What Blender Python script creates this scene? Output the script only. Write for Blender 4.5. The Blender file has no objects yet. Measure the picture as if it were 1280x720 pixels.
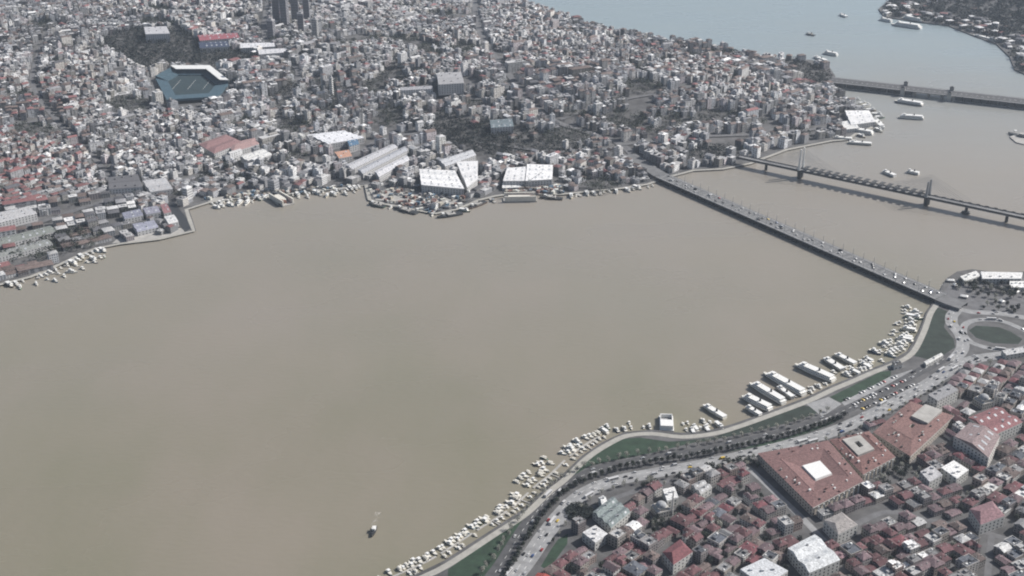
import bpy, math, random
import numpy as np
from mathutils import Vector, Matrix

random.seed(7)
RNG = np.random.default_rng(7)
SC = bpy.context.scene
COL = SC.collection

# ------------------------------------------------------------------ camera, sky, sun, exposure
CAM_H, PITCH, FPX = 700.0, 0.44, 1550.0
cd = bpy.data.cameras.new("camera")
cam = bpy.data.objects.new("camera", cd)
COL.objects.link(cam)
cam.location = (0, 0, CAM_H)
cam.rotation_euler = (math.pi / 2 - PITCH, 0, 0)
cd.sensor_width = 36.0
cd.lens = FPX / 1280 * 36.0
cd.clip_start = 1.0
cd.clip_end = 80000.0
SC.camera = cam

SUN_AZ, SUN_EL = math.radians(72), math.radians(40)      # azimuth to the right of the view direction (+Y)
w = bpy.data.worlds.new("World")
SC.world = w
w.use_nodes = True
nt = w.node_tree
nt.nodes.clear()
sky = nt.nodes.new("ShaderNodeTexSky")
sky.sky_type = 'NISHITA'
sky.sun_disc = False
sky.sun_elevation = SUN_EL
sky.sun_rotation = SUN_AZ
sky.dust_density = 3.0
bg = nt.nodes.new("ShaderNodeBackground")
bg.inputs[1].default_value = 0.072
wo = nt.nodes.new("ShaderNodeOutputWorld")
nt.links.new(sky.outputs[0], bg.inputs[0])
nt.links.new(bg.outputs[0], wo.inputs[0])
sl = bpy.data.lights.new("sun", 'SUN')
sl.energy = 5.0
sl.angle = math.radians(0.6)
sl.color = (1.0, 0.965, 0.925)
sun = bpy.data.objects.new("sun", sl)
COL.objects.link(sun)
sdir = Vector((math.sin(SUN_AZ) * math.cos(SUN_EL), math.cos(SUN_AZ) * math.cos(SUN_EL), math.sin(SUN_EL)))
sun.rotation_euler = sdir.to_track_quat('Z', 'Y').to_euler()
sun.location = (800, 200, 900)
SC.view_settings.view_transform = 'Standard'
SC.view_settings.look = 'None'
SC.view_settings.gamma = 1.0
SC.view_settings.exposure = 0.2
SC.render.film_transparent = False
SC.cycles.filter_width = 2.0
SC.cycles.use_denoising = True
SC.cycles.max_bounces = 6
SC.cycles.volume_bounces = 1

# ------------------------------------------------------------------ projection helpers
CP, SP = math.cos(PITCH), math.sin(PITCH)


def unproj(u, v, z=0.0):
    a, b = (u - 640) / FPX, (360 - v) / FPX
    dx, dy, dz = a, CP + b * SP, -SP + b * CP
    t = (z - CAM_H) / dz
    return Vector((dx * t, dy * t, z))


def proj(P):
    P = np.atleast_2d(np.asarray(P, float))
    x, y, z = P[:, 0], P[:, 1], P[:, 2] - CAM_H
    zc = y * CP - z * SP
    return np.stack([640 + FPX * x / zc, 360 - FPX * (y * SP + z * CP) / zc], 1)


def polyw(pts, z=0.0):
    return [unproj(u, v, z) for u, v in pts]


def inside(px, poly):
    px = np.atleast_2d(px)
    poly = np.asarray([(p[0], p[1]) for p in poly], float)
    c = np.zeros(len(px), bool)
    j = len(poly) - 1
    for i in range(len(poly)):
        xi, yi = poly[i]
        xj, yj = poly[j]
        m = ((yi > px[:, 1]) != (yj > px[:, 1])) & (px[:, 0] < (xj - xi) * (px[:, 1] - yi) / (yj - yi + 1e-12) + xi)
        c ^= m
        j = i
    return c


def dist_poly(p, line, closed=True):
    p = np.atleast_2d(p)[:, :2]
    L = np.asarray([(q[0], q[1]) for q in line], float)
    n = len(L)
    d = np.full(len(p), 1e18)
    for i in range(n if closed else n - 1):
        a, b = L[i], L[(i + 1) % n]
        ab = b - a
        t = np.clip(((p - a) @ ab) / (ab @ ab + 1e-9), 0, 1)
        q = a + t[:, None] * ab
        d = np.minimum(d, ((p - q) ** 2).sum(1))
    return np.sqrt(d)


# ------------------------------------------------------------------ materials
def srgb(r, g, b):
    f = lambda c: ((c / 255) / 12.92 if c / 255 <= 0.04045 else (((c / 255) + 0.055) / 1.055) ** 2.4)
    return (f(r), f(g), f(b), 1.0)


MATS = {}


def mat(name, color, rough=0.8, nscale=0.3, namt=0.25, metal=0.0, source='flat', bump=0.0, windows=False, coords='Object'):
    """base colour ('flat', the object's own colour, or the mesh's own per-face colour) with procedural wear"""
    if name in MATS:
        return MATS[name]
    m = bpy.data.materials.new(name)
    m.use_nodes = True
    t = m.node_tree
    b = t.nodes["Principled BSDF"]
    b.inputs["Roughness"].default_value = rough
    b.inputs["Metallic"].default_value = metal
    tc = t.nodes.new("ShaderNodeTexCoord")
    nz = t.nodes.new("ShaderNodeTexNoise")
    nz.inputs["Scale"].default_value = nscale
    nz.inputs["Detail"].default_value = 6
    nz.inputs["Roughness"].default_value = 0.65
    geo = t.nodes.new("ShaderNodeNewGeometry")
    t.links.new((geo.outputs["Position"] if coords == 'World' else tc.outputs["Object"]), nz.inputs["Vector"])
    mr = t.nodes.new("ShaderNodeMapRange")
    mr.inputs["From Min"].default_value = 0.3
    mr.inputs["From Max"].default_value = 0.7
    mr.inputs["To Min"].default_value = 1 - namt
    mr.inputs["To Max"].default_value = 1 + namt * 0.6
    t.links.new(nz.outputs["Fac"], mr.inputs["Value"])
    mul = t.nodes.new("ShaderNodeVectorMath")
    mul.operation = 'SCALE'
    if source == 'flat':
        rgb = t.nodes.new("ShaderNodeRGB")
        rgb.outputs[0].default_value = color
        src = rgb.outputs[0]
    elif source == 'object':
        oi = t.nodes.new("ShaderNodeObjectInfo")
        src = oi.outputs["Color"]
    else:
        at = t.nodes.new("ShaderNodeAttribute")
        at.attribute_name = "paint"
        src = at.outputs["Color"]
    t.links.new(src, mul.inputs[0])
    t.links.new(mr.outputs[0], mul.inputs["Scale"])
    out = mul.outputs[0]
    if windows:
        vo = t.nodes.new("ShaderNodeTexVoronoi")
        vo.inputs["Scale"].default_value = 0.30
        vo.inputs["Randomness"].default_value = 0.35
        t.links.new(geo.outputs["Position"], vo.inputs["Vector"])
        r2 = t.nodes.new("ShaderNodeMapRange")
        r2.inputs["From Min"].default_value = 0.30
        r2.inputs["From Max"].default_value = 0.42
        r2.inputs["To Min"].default_value = 0.30
        r2.inputs["To Max"].default_value = 1.0
        t.links.new(vo.outputs["Distance"], r2.inputs["Value"])
        sep = t.nodes.new("ShaderNodeSeparateXYZ")
        t.links.new(geo.outputs["Normal"], sep.inputs[0])
        ab = t.nodes.new("ShaderNodeMath")
        ab.operation = 'ABSOLUTE'
        t.links.new(sep.outputs[2], ab.inputs[0])
        gt = t.nodes.new("ShaderNodeMath")
        gt.operation = 'GREATER_THAN'
        gt.inputs[1].default_value = 0.3
        t.links.new(ab.outputs[0], gt.inputs[0])
        mx = t.nodes.new("ShaderNodeMath")
        mx.operation = 'MAXIMUM'
        t.links.new(r2.outputs[0], mx.inputs[0])
        t.links.new(gt.outputs[0], mx.inputs[1])
        m2 = t.nodes.new("ShaderNodeVectorMath")
        m2.operation = 'SCALE'
        t.links.new(out, m2.inputs[0])
        t.links.new(mx.outputs[0], m2.inputs["Scale"])
        out = m2.outputs[0]
    t.links.new(out, b.inputs["Base Color"])
    if bump:
        bp = t.nodes.new("ShaderNodeBump")
        bp.inputs["Strength"].default_value = bump
        bp.inputs["Distance"].default_value = 0.4
        t.links.new(nz.outputs["Fac"], bp.inputs["Height"])
        t.links.new(bp.outputs[0], b.inputs["Normal"])
    MATS[name] = m
    return m


M_WALL = mat("plaster wall", (1, 1, 1, 1), 0.85, 0.5, 0.22, source='object')
M_ROOF = mat("clay tile roof", (1, 1, 1, 1), 0.9, 0.55, 0.6, source='object', bump=0.5)
M_PAINT = mat("weathered building surfaces", (1, 1, 1, 1), 0.85, 0.25, 0.3, source='attr', windows=True, coords='World')
M_PAINT2 = mat("painted surfaces", (1, 1, 1, 1), 0.75, 0.35, 0.25, source='attr', coords='World')
M_GLASS = mat("window glass", (0.03, 0.036, 0.045, 1), 0.15, 1.0, 0.2)
M_HULL = mat("boat paint", (1, 1, 1, 1), 0.4, 0.8, 0.15, source='object')
M_WHITE = mat("white paint", (0.74, 0.74, 0.72, 1), 0.45, 0.6, 0.12)
M_DARK = mat("dark steel", (0.035, 0.038, 0.042, 1), 0.6, 0.4, 0.3)
M_RUBBER = mat("black rubber", (0.02, 0.02, 0.02, 1), 0.85, 0.5, 0.2)
M_STEEL = mat("grey steel", (0.30, 0.31, 0.32, 1), 0.5, 0.4, 0.2)
M_CONC = mat("concrete", (0.36, 0.35, 0.33, 1), 0.85, 0.12, 0.25, coords='World')
M_PROM = mat("pale paving", (0.34, 0.33, 0.30, 1), 0.85, 0.2, 0.2, coords='World')
M_ASPH = mat("asphalt", (0.075, 0.076, 0.08, 1), 0.9, 0.15, 0.35, coords='World')
M_ASPHL = mat("pale worn asphalt", (0.27, 0.272, 0.275, 1), 0.9, 0.12, 0.3, coords='World')
M_STREET = mat("street asphalt", (0.13, 0.13, 0.135, 1), 0.9, 0.12, 0.3, coords='World')
M_DECK = mat("pale bridge asphalt", (0.15, 0.152, 0.155, 1), 0.9, 0.1, 0.3, coords='World')
M_MARK = mat("road paint", (0.7, 0.7, 0.68, 1), 0.8, 0.5, 0.3)
M_GRASS = mat("mown grass", (0.025, 0.050, 0.030, 1), 0.95, 0.10, 0.45, coords='World', bump=0.4)
M_GRASSD = mat("dull grass", (0.024, 0.036, 0.028, 1), 0.95, 0.08, 0.45, coords='World', bump=0.4)
M_SOIL = mat("street ground", (0.105, 0.104, 0.105, 1), 0.95, 0.05, 0.5, coords='World')
M_BARK = mat("bark", (0.09, 0.075, 0.06, 1), 0.95, 1.0, 0.3)
M_LEAFD = mat("dark evergreen leaves", (0.022, 0.030, 0.029, 1), 0.9, 0.5, 0.6)
M_LEAFM = mat("olive leaves", (0.042, 0.052, 0.040, 1), 0.9, 0.5, 0.6)
M_TWIG = mat("bare winter twigs", (0.30, 0.30, 0.26, 1), 0.9, 0.5, 0.5)
M_SKYL = mat("dull roof glazing", (0.42, 0.44, 0.46, 1), 0.5, 0.4, 0.2)
M_CANVAS = mat("canvas", (0.62, 0.60, 0.54, 1), 0.9, 0.4, 0.2)


# ------------------------------------------------------------------ mesh builder
class MB:
    def __init__(s):
        s.v, s.f, s.m, s.c = [], [], [], []
        s.mats = []

    def mi(s, m):
        if m not in s.mats:
            s.mats.append(m)
        return s.mats.index(m)

    def face(s, idx, m, c=(1, 1, 1)):
        s.f.append(idx)
        s.m.append(s.mi(m))
        s.c.append(c)

    def poly(s, pts, m, c=(1, 1, 1)):
        n = len(s.v)
        s.v += [tuple(p) for p in pts]
        s.face(tuple(range(n, n + len(pts))), m, c)

    def frame(s, base, top, m, c=(1, 1, 1), cap=True, bottom=False):
        """walls between two equal loops, plus the top"""
        n, k = len(s.v), len(base)
        s.v += [tuple(p) for p in base] + [tuple(p) for p in top]
        for i in range(k):
            j = (i + 1) % k
            s.face((n + i, n + j, n + k + j, n + k + i), m, c)
        if cap:
            s.face(tuple(range(n + k, n + 2 * k)), m, c)
        if bottom:
            s.face(tuple(reversed(range(n, n + k))), m, c)

    def box(s, cx, cy, z0, sx, sy, h, m, c=(1, 1, 1), rz=0.0, bottom=True):
        co, si = math.cos(rz), math.sin(rz)
        q = [(-sx / 2, -sy / 2), (sx / 2, -sy / 2), (sx / 2, sy / 2), (-sx / 2, sy / 2)]
        b = [(cx + x * co - y * si, cy + x * si + y * co, z0) for x, y in q]
        s.frame(b, [(x, y, z0 + h) for x, y, _ in b], m, c, True, bottom)

    def prism(s, poly, z0, z1, m, c=(1, 1, 1)):
        s.frame([(p[0], p[1], z0) for p in poly], [(p[0], p[1], z1) for p in poly], m, c)

    def tube(s, a, b, r0, r1, n, m, c=(1, 1, 1)):
        a, b = Vector(a), Vector(b)
        d = (b - a)
        if d.length < 1e-6:
            return
        q = d.to_track_quat('Z', 'Y')
        A = [a + q @ Vector((r0 * math.cos(2 * math.pi * i / n), r0 * math.sin(2 * math.pi * i / n), 0)) for i in range(n)]
        B = [b + q @ Vector((r1 * math.cos(2 * math.pi * i / n), r1 * math.sin(2 * math.pi * i / n), 0)) for i in range(n)]
        s.frame(A, B, m, c, True, True)

    def lathe(s, cx, cy, prof, n, m, c=(1, 1, 1)):
        base = len(s.v)
        for r, z in prof:
            s.v += [(cx + r * math.cos(2 * math.pi * i / n), cy + r * math.sin(2 * math.pi * i / n), z) for i in range(n)]
        for k in range(len(prof) - 1):
            for i in range(n):
                j = (i + 1) % n
                s.face((base + k * n + i, base + k * n + j, base + (k + 1) * n + j, base + (k + 1) * n + i), m, c)
        s.face(tuple(range(base + (len(prof) - 1) * n, base + len(prof) * n)), m, c)

    def hip(s, x0, x1, y0, y1, z, h, m, c=(1, 1, 1), inset=None, over=0.4, T=None):
        x0 -= over; x1 += over; y0 -= over; y1 += over
        lx, ly = x1 - x0, y1 - y0
        if lx >= ly:
            i = min(ly / 2 if inset is None else inset, lx / 2 - 0.05)
            r = [(x0 + i, (y0 + y1) / 2, z + h), (x1 - i, (y0 + y1) / 2, z + h)]
            fs = [(0, 1, 5, 4), (1, 2, 5), (2, 3, 4, 5), (3, 0, 4)]
        else:
            i = min(lx / 2 if inset is None else inset, ly / 2 - 0.05)
            r = [((x0 + x1) / 2, y0 + i, z + h), ((x0 + x1) / 2, y1 - i, z + h)]
            fs = [(1, 2, 5, 4), (2, 3, 5), (3, 0, 4, 5), (0, 1, 4)]
        n = len(s.v)
        P = [(x0, y0, z), (x1, y0, z), (x1, y1, z), (x0, y1, z)] + r
        s.v += [T(p) for p in P] if T else P
        for f in fs:
            s.face(tuple(n + k for k in f), m, c)
        s.face((n + 3, n + 2, n + 1, n), m, c)

    def mesh(s, name, colors=False):
        me = bpy.data.meshes.new(name)
        me.from_pydata([tuple(map(float, p)) for p in s.v], [], s.f)
        for m in s.mats:
            me.materials.append(m)
        me.polygons.foreach_set("material_index", s.m)
        if colors:
            at = me.attributes.new("paint", 'FLOAT_COLOR', 'FACE')
            a = np.ones((len(s.c), 4), np.float32)
            a[:, :3] = np.array([c[:3] for c in s.c], np.float32)
            at.data.foreach_set("color", a.ravel())
        me.update()
        return me

    def build(s, name, parent=None, color=None, colors=False, loc=None):
        o = bpy.data.objects.new(name, s.mesh(name, colors))
        COL.objects.link(o)
        if parent:
            o.parent = parent
        if color:
            o.color = (*color[:3], 1)
        if loc is not None:
            o.location = loc
        return o


def link(name, me, parent=None, color=None):
    o = bpy.data.objects.new(name, me)
    COL.objects.link(o)
    if parent:
        o.parent = parent
    if color:
        o.color = (*color[:3], 1)
    return o


def thing(name, label, cat, loc=(0, 0, 0), rz=0.0, group=None):
    o = bpy.data.objects.new(name, None)
    o.empty_display_size = 2
    COL.objects.link(o)
    o.location = loc
    o.rotation_euler = (0, 0, rz)
    tag(o, label, cat, group)
    return o


def tag(o, label, cat, group=None):
    o['label'] = label
    o['category'] = cat
    if group:
        o['group'] = group
    return o


def struct(o):
    o['kind'] = 'structure'
    return o


def stuff(o):
    o['kind'] = 'stuff'
    return o


# naming the place of a thing in words: nearest landmark, which side of it, and its rank there
ORD = ["first", "second", "third", "fourth", "fifth", "sixth", "seventh", "eighth", "ninth", "tenth", "eleventh", "twelfth"]
TENS = {20: "twentieth", 30: "thirtieth", 40: "fortieth"}


def ordinal(n):
    more = ["thirteenth", "fourteenth", "fifteenth", "sixteenth", "seventeenth", "eighteenth", "nineteenth"]
    if n <= 12:
        return ORD[n - 1]
    if n < 20:
        return more[n - 13]
    if n % 10 == 0:
        return TENS.get(n, "fiftieth")
    return {2: "twenty", 3: "thirty", 4: "forty"}.get(n // 10, "fifty") + "-" + ORD[n % 10 - 1]


def name_places(items, marks, fmt):
    """items: (object, look, noun, (u, v)); marks: (phrase, (u, v))"""
    buckets = {}
    for it in items:
        o, look, noun, (u, v) = it
        best = min(marks, key=lambda m: (m[1][0] - u) ** 2 + ((m[1][1] - v) * 1.4) ** 2)
        dx, dy = u - best[1][0], (v - best[1][1]) * 1.4
        d = math.hypot(dx, dy)
        side = ("right of" if dx > 0 else "left of") if abs(dx) > abs(dy) else ("below" if dy > 0 else "above")
        buckets.setdefault((look, side, best[0]), []).append((d, o, noun))
    for (look, side, mark), L in buckets.items():
        L.sort(key=lambda q: q[0])
        for k, (d, o, noun) in enumerate(L):
            if len(L) == 1:
                o['label'] = f"the only {look} {noun} {side} {mark}"
            else:
                pre = "nearest" if k == 0 else ordinal(k + 1) + " nearest"
                o['label'] = f"{look} {noun}, {pre} {side} {mark}"
            if len(o['label'].split()) > 16:
                o['label'] = o['label'].replace("small low ", "low ")


# ------------------------------------------------------------------ shorelines (picture coordinates at water level)
NEAR_SHORE = [(420, 760), (470, 742), (520, 720), (555, 703), (612, 666), (652, 640), (682, 612), (700, 598), (727, 572), (752, 555), (780, 542),
              (815, 539), (852, 543), (890, 539), (915, 532), (944, 522), (993, 504), (1015, 495), (1038, 484), (1060, 475), (1085, 464), (1113, 453),
              (1135, 440), (1149, 415), (1158, 391), (1167, 378), (1176, 362), (1184, 349), (1196, 341), (1215, 338), (1245, 342), (1280, 341),
              (1320, 330), (1360, 308), (1400, 278), (1440, 235), (1480, 195), (1560, 172), (1700, 150)]
near_poly = polyw(NEAR_SHORE) + [Vector((3600, 2300, 0)), Vector((3600, 200, 0)), Vector((-220, 200, 0))]
FAR_SHORE = [(-160, 412), (-60, 380), (0, 357), (40, 347), (80, 330), (105, 318), (120, 312), (150, 306), (200, 300), (245, 289), (241, 276), (236, 262),
             (262, 254), (300, 248), (333, 246), (347, 257), (354, 256), (348, 245), (400, 239), (430, 236), (455, 232), (459, 250),
             (480, 256), (510, 262), (545, 268), (575, 262), (600, 251), (620, 246), (640, 243), (672, 243), (700, 244), (740, 240),
             (780, 236), (812, 231), (830, 224), (868, 214), (905, 212), (940, 205), (985, 188), (1040, 177), (1062, 175), (1072, 168), (1092, 160),
             (1086, 143), (1066, 128), (1046, 113)]
FAR_BACK = [(1044, 96), (1036, 84), (1015, 76), (985, 74), (950, 74), (900, 60), (850, 55), (800, 48), (740, 32), (690, 16), (650, 2), (600, -12), (540, -30), (500, -60)]
far_poly = polyw(FAR_SHORE) + polyw(FAR_BACK) + [Vector((200, 6500, 0)), Vector((-3800, 6500, 0)), Vector((-3800, 1300, 0))]
CAPE = [(1420, 130), (1330, 108), (1290, 98), (1268, 88), (1262, 72), (1245, 56), (1215, 45), (1185, 33), (1145, 28), (1105, 22), (1098, 12), (1110, 2), (1150, -14), (1220, -40), (1420, -60)]
cape_poly = polyw(CAPE) + [Vector((3000, 3400, 0)), Vector((3000, 2700, 0))]
EMI = [(1262, 172), (1272, 168), (1300, 165), (1420, 170), (1420, 190), (1300, 186), (1270, 179)]

STAD = unproj(236, 105, 8)


def terrain(x, y):
    x = np.atleast_1d(np.asarray(x, float))
    y = np.atleast_1d(np.asarray(y, float))
    P = np.stack([x, y], 1)
    d = dist_poly(P, far_poly)
    ins = inside(P, far_poly)
    t = np.clip((d - 60) / 700, 0, 1)
    h = 42 * t * t * (3 - 2 * t)
    val = 1 - 0.75 * np.exp(-(((x - STAD.x) / 380) ** 2 + ((y - STAD.y) / 700) ** 2))
    gx, gy = 470.0, 2450.0
    h = h * val + 22 * np.exp(-(((x - gx) / 330) ** 2 + ((y - gy) / 380) ** 2)) * np.clip((d - 40) / 250, 0, 1)
    h += 5 * np.sin(x / 210 + 1) * np.sin(y / 260) * t
    return np.where(ins, 2.0 + h, 2.0)


def tz(x, y):
    return float(terrain(x, y)[0])


def ground_at(u, v):
    z = 2.0
    for _ in range(8):
        p = unproj(u, v, z)
        z = tz(p.x, p.y) if p.y > 1150 and inside((p.x, p.y), far_poly)[0] else 2.0
    return Vector((p.x, p.y, z))


# ------------------------------------------------------------------ setting: water
def water_material():
    m = bpy.data.materials.new("silty water")
    m.use_nodes = True
    t = m.node_tree
    b = t.nodes["Principled BSDF"]
    b.inputs["Roughness"].default_value = 0.32
    b.inputs["IOR"].default_value = 1.33
    geo = t.nodes.new("ShaderNodeNewGeometry")

    def noise(scale, detail=3, sx=1.0):
        mp = t.nodes.new("ShaderNodeMapping")
        mp.inputs["Scale"].default_value = (scale, scale * sx, scale)
        t.links.new(geo.outputs["Position"], mp.inputs[0])
        n = t.nodes.new("ShaderNodeTexNoise")
        n.inputs["Scale"].default_value = 1.0
        n.inputs["Detail"].default_value = detail
        t.links.new(mp.outputs[0], n.inputs["Vector"])
        return n
    n1 = noise(1 / 210.0, 5, 0.55)
    r = t.nodes.new("ShaderNodeValToRGB")
    r.color_ramp.elements[0].position = 0.36
    r.color_ramp.elements[0].color = (0.188, 0.179, 0.129, 1)
    r.color_ramp.elements[1].position = 0.64
    r.color_ramp.elements[1].color = (0.228, 0.203, 0.163, 1)
    t.links.new(n1.outputs["Fac"], r.inputs[0])
    # cleaner, bluer strait water beyond the river mouth
    sep = t.nodes.new("ShaderNodeSeparateXYZ")
    t.links.new(geo.outputs["Position"], sep.inputs[0])
    n2 = noise(1 / 500.0, 3)
    ad = t.nodes.new("ShaderNodeMath")
    ad.operation = 'MULTIPLY_ADD'
    ad.inputs[1].default_value = 700
    t.links.new(n2.outputs["Fac"], ad.inputs[0])
    t.links.new(sep.outputs[1], ad.inputs[2])
    mr = t.nodes.new("ShaderNodeMapRange")
    mr.interpolation_type = 'SMOOTHSTEP'
    mr.inputs["From Min"].default_value = 2150
    mr.inputs["From Max"].default_value = 3500
    t.links.new(ad.outputs[0], mr.inputs["Value"])
    mx = t.nodes.new("ShaderNodeMix")
    mx.data_type = 'RGBA'
    mx.inputs[7].default_value = (0.250, 0.305, 0.325, 1)
    mr0 = t.nodes.new("ShaderNodeMapRange")
    mr0.interpolation_type = 'SMOOTHSTEP'
    mr0.inputs["From Min"].default_value = 1200
    mr0.inputs["From Max"].default_value = 2500
    t.links.new(ad.outputs[0], mr0.inputs["Value"])
    m0 = t.nodes.new("ShaderNodeMix")
    m0.data_type = 'RGBA'
    m0.inputs[7].default_value = (0.262, 0.241, 0.213, 1)
    t.links.new(mr0.outputs[0], m0.inputs[0])
    t.links.new(r.outputs[0], m0.inputs[6])
    t.links.new(mr.outputs[0], mx.inputs[0])
    t.links.new(m0.outputs[2], mx.inputs[6])
    t.links.new(mx.outputs[2], b.inputs["Base Color"])
    n3 = noise(1 / 11.0, 8, 2.2)
    n4 = noise(1 / 330.0, 4, 2.4)
    rr_ = t.nodes.new("ShaderNodeMapRange")
    rr_.inputs["From Min"].default_value = .35
    rr_.inputs["From Max"].default_value = .65
    rr_.inputs["To Min"].default_value = .22
    rr_.inputs["To Max"].default_value = .42
    t.links.new(n4.outputs["Fac"], rr_.inputs["Value"])
    t.links.new(rr_.outputs[0], b.inputs["Roughness"])
    bp = t.nodes.new("ShaderNodeBump")
    bp.inputs["Strength"].default_value = 0.55
    bp.inputs["Distance"].default_value = 0.5
    t.links.new(n3.outputs["Fac"], bp.inputs["Height"])
    t.links.new(bp.outputs[0], b.inputs["Normal"])
    return m


M_WATER = water_material()
mb = MB()
S = 26000
mb.poly([(-S, -8000, 0), (S, -8000, 0), (S, S, 0), (-S, S, 0)], M_WATER)
struct(mb.build("water"))


def tri_poly(name, pts, z0, z1, m, skirt=True):
    """flat sheet with its own edge wall, from an outline"""
    from mathutils.geometry import tessellate_polygon
    P = [Vector((p[0], p[1], 0)) for p in pts]
    b = MB()
    n = len(P)
    b.v = [(p.x, p.y, z1) for p in P] + [(p.x, p.y, z0) for p in P]
    for a in tessellate_polygon([P]):
        nrm = (P[a[1]] - P[a[0]]).cross(P[a[2]] - P[a[0]])
        b.face(tuple(a) if nrm.z > 0 else tuple(reversed(a)), m)
    if skirt:
        for i in range(n):
            j = (i + 1) % n
            b.face((i, j, n + j, n + i), m)
    return b.build(name)


struct(tri_poly("near_quay", near_poly, -3, 2.0, M_SOIL))
# offsets: far quay stands clear of the water
struct(tri_poly("far_quay", far_poly, -3, 2.0, M_SOIL))
struct(tri_poly("headland", cape_poly, -3, 2.2, M_SOIL))
struct(tri_poly("landing_stage", polyw(EMI), -2, 1.8, M_CONC))

# far hillside
gx = np.arange(-2600, 1250, 25.0)
gy = np.arange(1150, 5200, 25.0)
X, Y = np.meshgrid(gx, gy)
ins_m = inside(np.stack([X.ravel(), Y.ravel()], 1), far_poly)
Z = terrain(X.ravel(), Y.ravel()) - 0.15
Z[~ins_m] = -4
V = np.stack([X.ravel(), Y.ravel(), Z], 1)
nx, ny = len(gx), len(gy)
idx = np.arange(nx * ny).reshape(ny, nx)
q = np.stack([idx[:-1, :-1], idx[:-1, 1:], idx[1:, 1:], idx[1:, :-1]], -1).reshape(-1, 4)
keep = (Z[q] > -3).all(1)
me = bpy.data.meshes.new("terrain")
me.from_pydata(V.tolist(), [], q[keep].tolist())
me.materials.append(M_SOIL)
struct(link("hillside", me))


def strip_pts(line, wid, z):
    L = [Vector((p[0], p[1])) for p in line]
    left, right = [], []
    for i, p in enumerate(L):
        a = L[max(i - 1, 0)]
        b = L[min(i + 1, len(L) - 1)]
        d = (b - a).normalized()
        n = Vector((-d.y, d.x))
        left.append((p.x + n.x * wid / 2, p.y + n.y * wid / 2, z))
        right.append((p.x - n.x * wid / 2, p.y - n.y * wid / 2, z))
    return left, right


def smooth_line(line, step=8.0):
    P = [Vector((p[0], p[1])) for p in line]
    out = []
    for i in range(len(P) - 1):
        p0, p1, p2, p3 = P[max(i - 1, 0)], P[i], P[i + 1], P[min(i + 2, len(P) - 1)]
        n = max(2, int((p2 - p1).length / step))
        for k in range(n):
            t = k / n
            out.append(0.5 * ((2 * p1) + (-p0 + p2) * t + (2 * p0 - 5 * p1 + 4 * p2 - p3) * t * t + (-p0 + 3 * p1 - 3 * p2 + p3) * t ** 3))
    out.append(P[-1])
    return out


def strip(name, line, wid, z, m, depth=0.3):
    l, r = strip_pts(line, wid, z)
    b = MB()
    n = len(l)
    b.v = l + r + [(p[0], p[1], z - depth) for p in l] + [(p[0], p[1], z - depth) for p in r]
    for i in range(n - 1):
        b.face((i, n + i, n + i + 1, i + 1), m)
        b.face((i, i + 1, 2 * n + i + 1, 2 * n + i), m)
        b.face((n + i + 1, n + i, 3 * n + i, 3 * n + i + 1), m)
    return struct(b.build(name))


def at_dist(line, d):
    """point and heading at a distance along a line"""
    L = [Vector((p[0], p[1])) for p in line]
    for a, b in zip(L, L[1:]):
        s = (b - a).length
        if d <= s:
            t = (b - a) / max(s, 1e-6)
            return a + t * d, math.atan2(t.y, t.x)
        d -= s
    t = (L[-1] - L[-2]).normalized()
    return L[-1], math.atan2(t.y, t.x)


def length(line):
    return sum((Vector((b[0], b[1])) - Vector((a[0], a[1]))).length for a, b in zip(line, line[1:]))


def offset(line, d):
    l, r = strip_pts(line, abs(d) * 2, 0)
    return [Vector((p[0], p[1])) for p in (l if d > 0 else r)]


# promenade, roads, lawns
shore_line = smooth_line(polyw(NEAR_SHORE[:26], 2))
prom = offset(shore_line, -5.2)
strip("promenade", prom, 7.0, 2.16, M_PROM)
R1 = smooth_line(polyw([(572, 775), (600, 740), (626, 706), (645, 676), (668, 643), (698, 612), (740, 590), (800, 576), (870, 565), (930, 552), (985, 539), (1030, 524), (1060, 511), (1105, 489), (1150, 464), (1192, 443)], 2))
R2 = smooth_line(polyw([(598, 778), (628, 740), (658, 702), (680, 670), (703, 641), (728, 618), (765, 602), (820, 591), (880, 580), (940, 567), (1000, 552), (1050, 536), (1100, 513), (1150, 486), (1200, 456), (1235, 446), (1300, 441), (1400, 436)], 2))
strip("road", R1, 13, 2.10, M_ASPH)
strip("road", R2, 17, 2.13, M_ASPHL)
R3 = smooth_line(polyw([(1190, 452), (1203, 436), (1201, 420), (1190, 405), (1190, 394), (1196, 386), (1188, 378), (1176, 374)], 2))
strip("road", R3, 15, 2.19, M_ASPHL)
R4 = smooth_line(polyw([(1204, 418), (1206, 406), (1222, 400), (1250, 401), (1272, 409), (1300, 425), (1272, 437), (1240, 436), (1214, 428), (1202, 415)], 2))
strip("road", R4, 9, 2.22, M_ASPHL)
R5 = smooth_line(polyw([(1196, 386), (1215, 390), (1250, 392), (1300, 400), (1360, 405)], 2))
strip("road", R5, 12, 2.16, M_ASPHL)
R6 = smooth_line(polyw([(925, 575), (950, 598), (980, 626), (1005, 650), (1030, 676)], 2))
strip("street", R6, 7, 2.07, M_ASPHL)
R7 = smooth_line(polyw([(655, 700), (700, 655), (735, 640), (770, 622), (840, 600)], 2))
strip("street", R7, 6, 2.07, M_STREET)
R8 = smooth_line(polyw([(1030, 676), (1070, 655), (1110, 640), (1160, 650), (1240, 668), (1300, 690)], 2))
strip("street", R8, 7, 2.06, M_STREET)
R9 = smooth_line(polyw([(1240, 668), (1236, 700), (1232, 760)], 2))
strip("street", R9, 6, 2.09, M_STREET)

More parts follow.
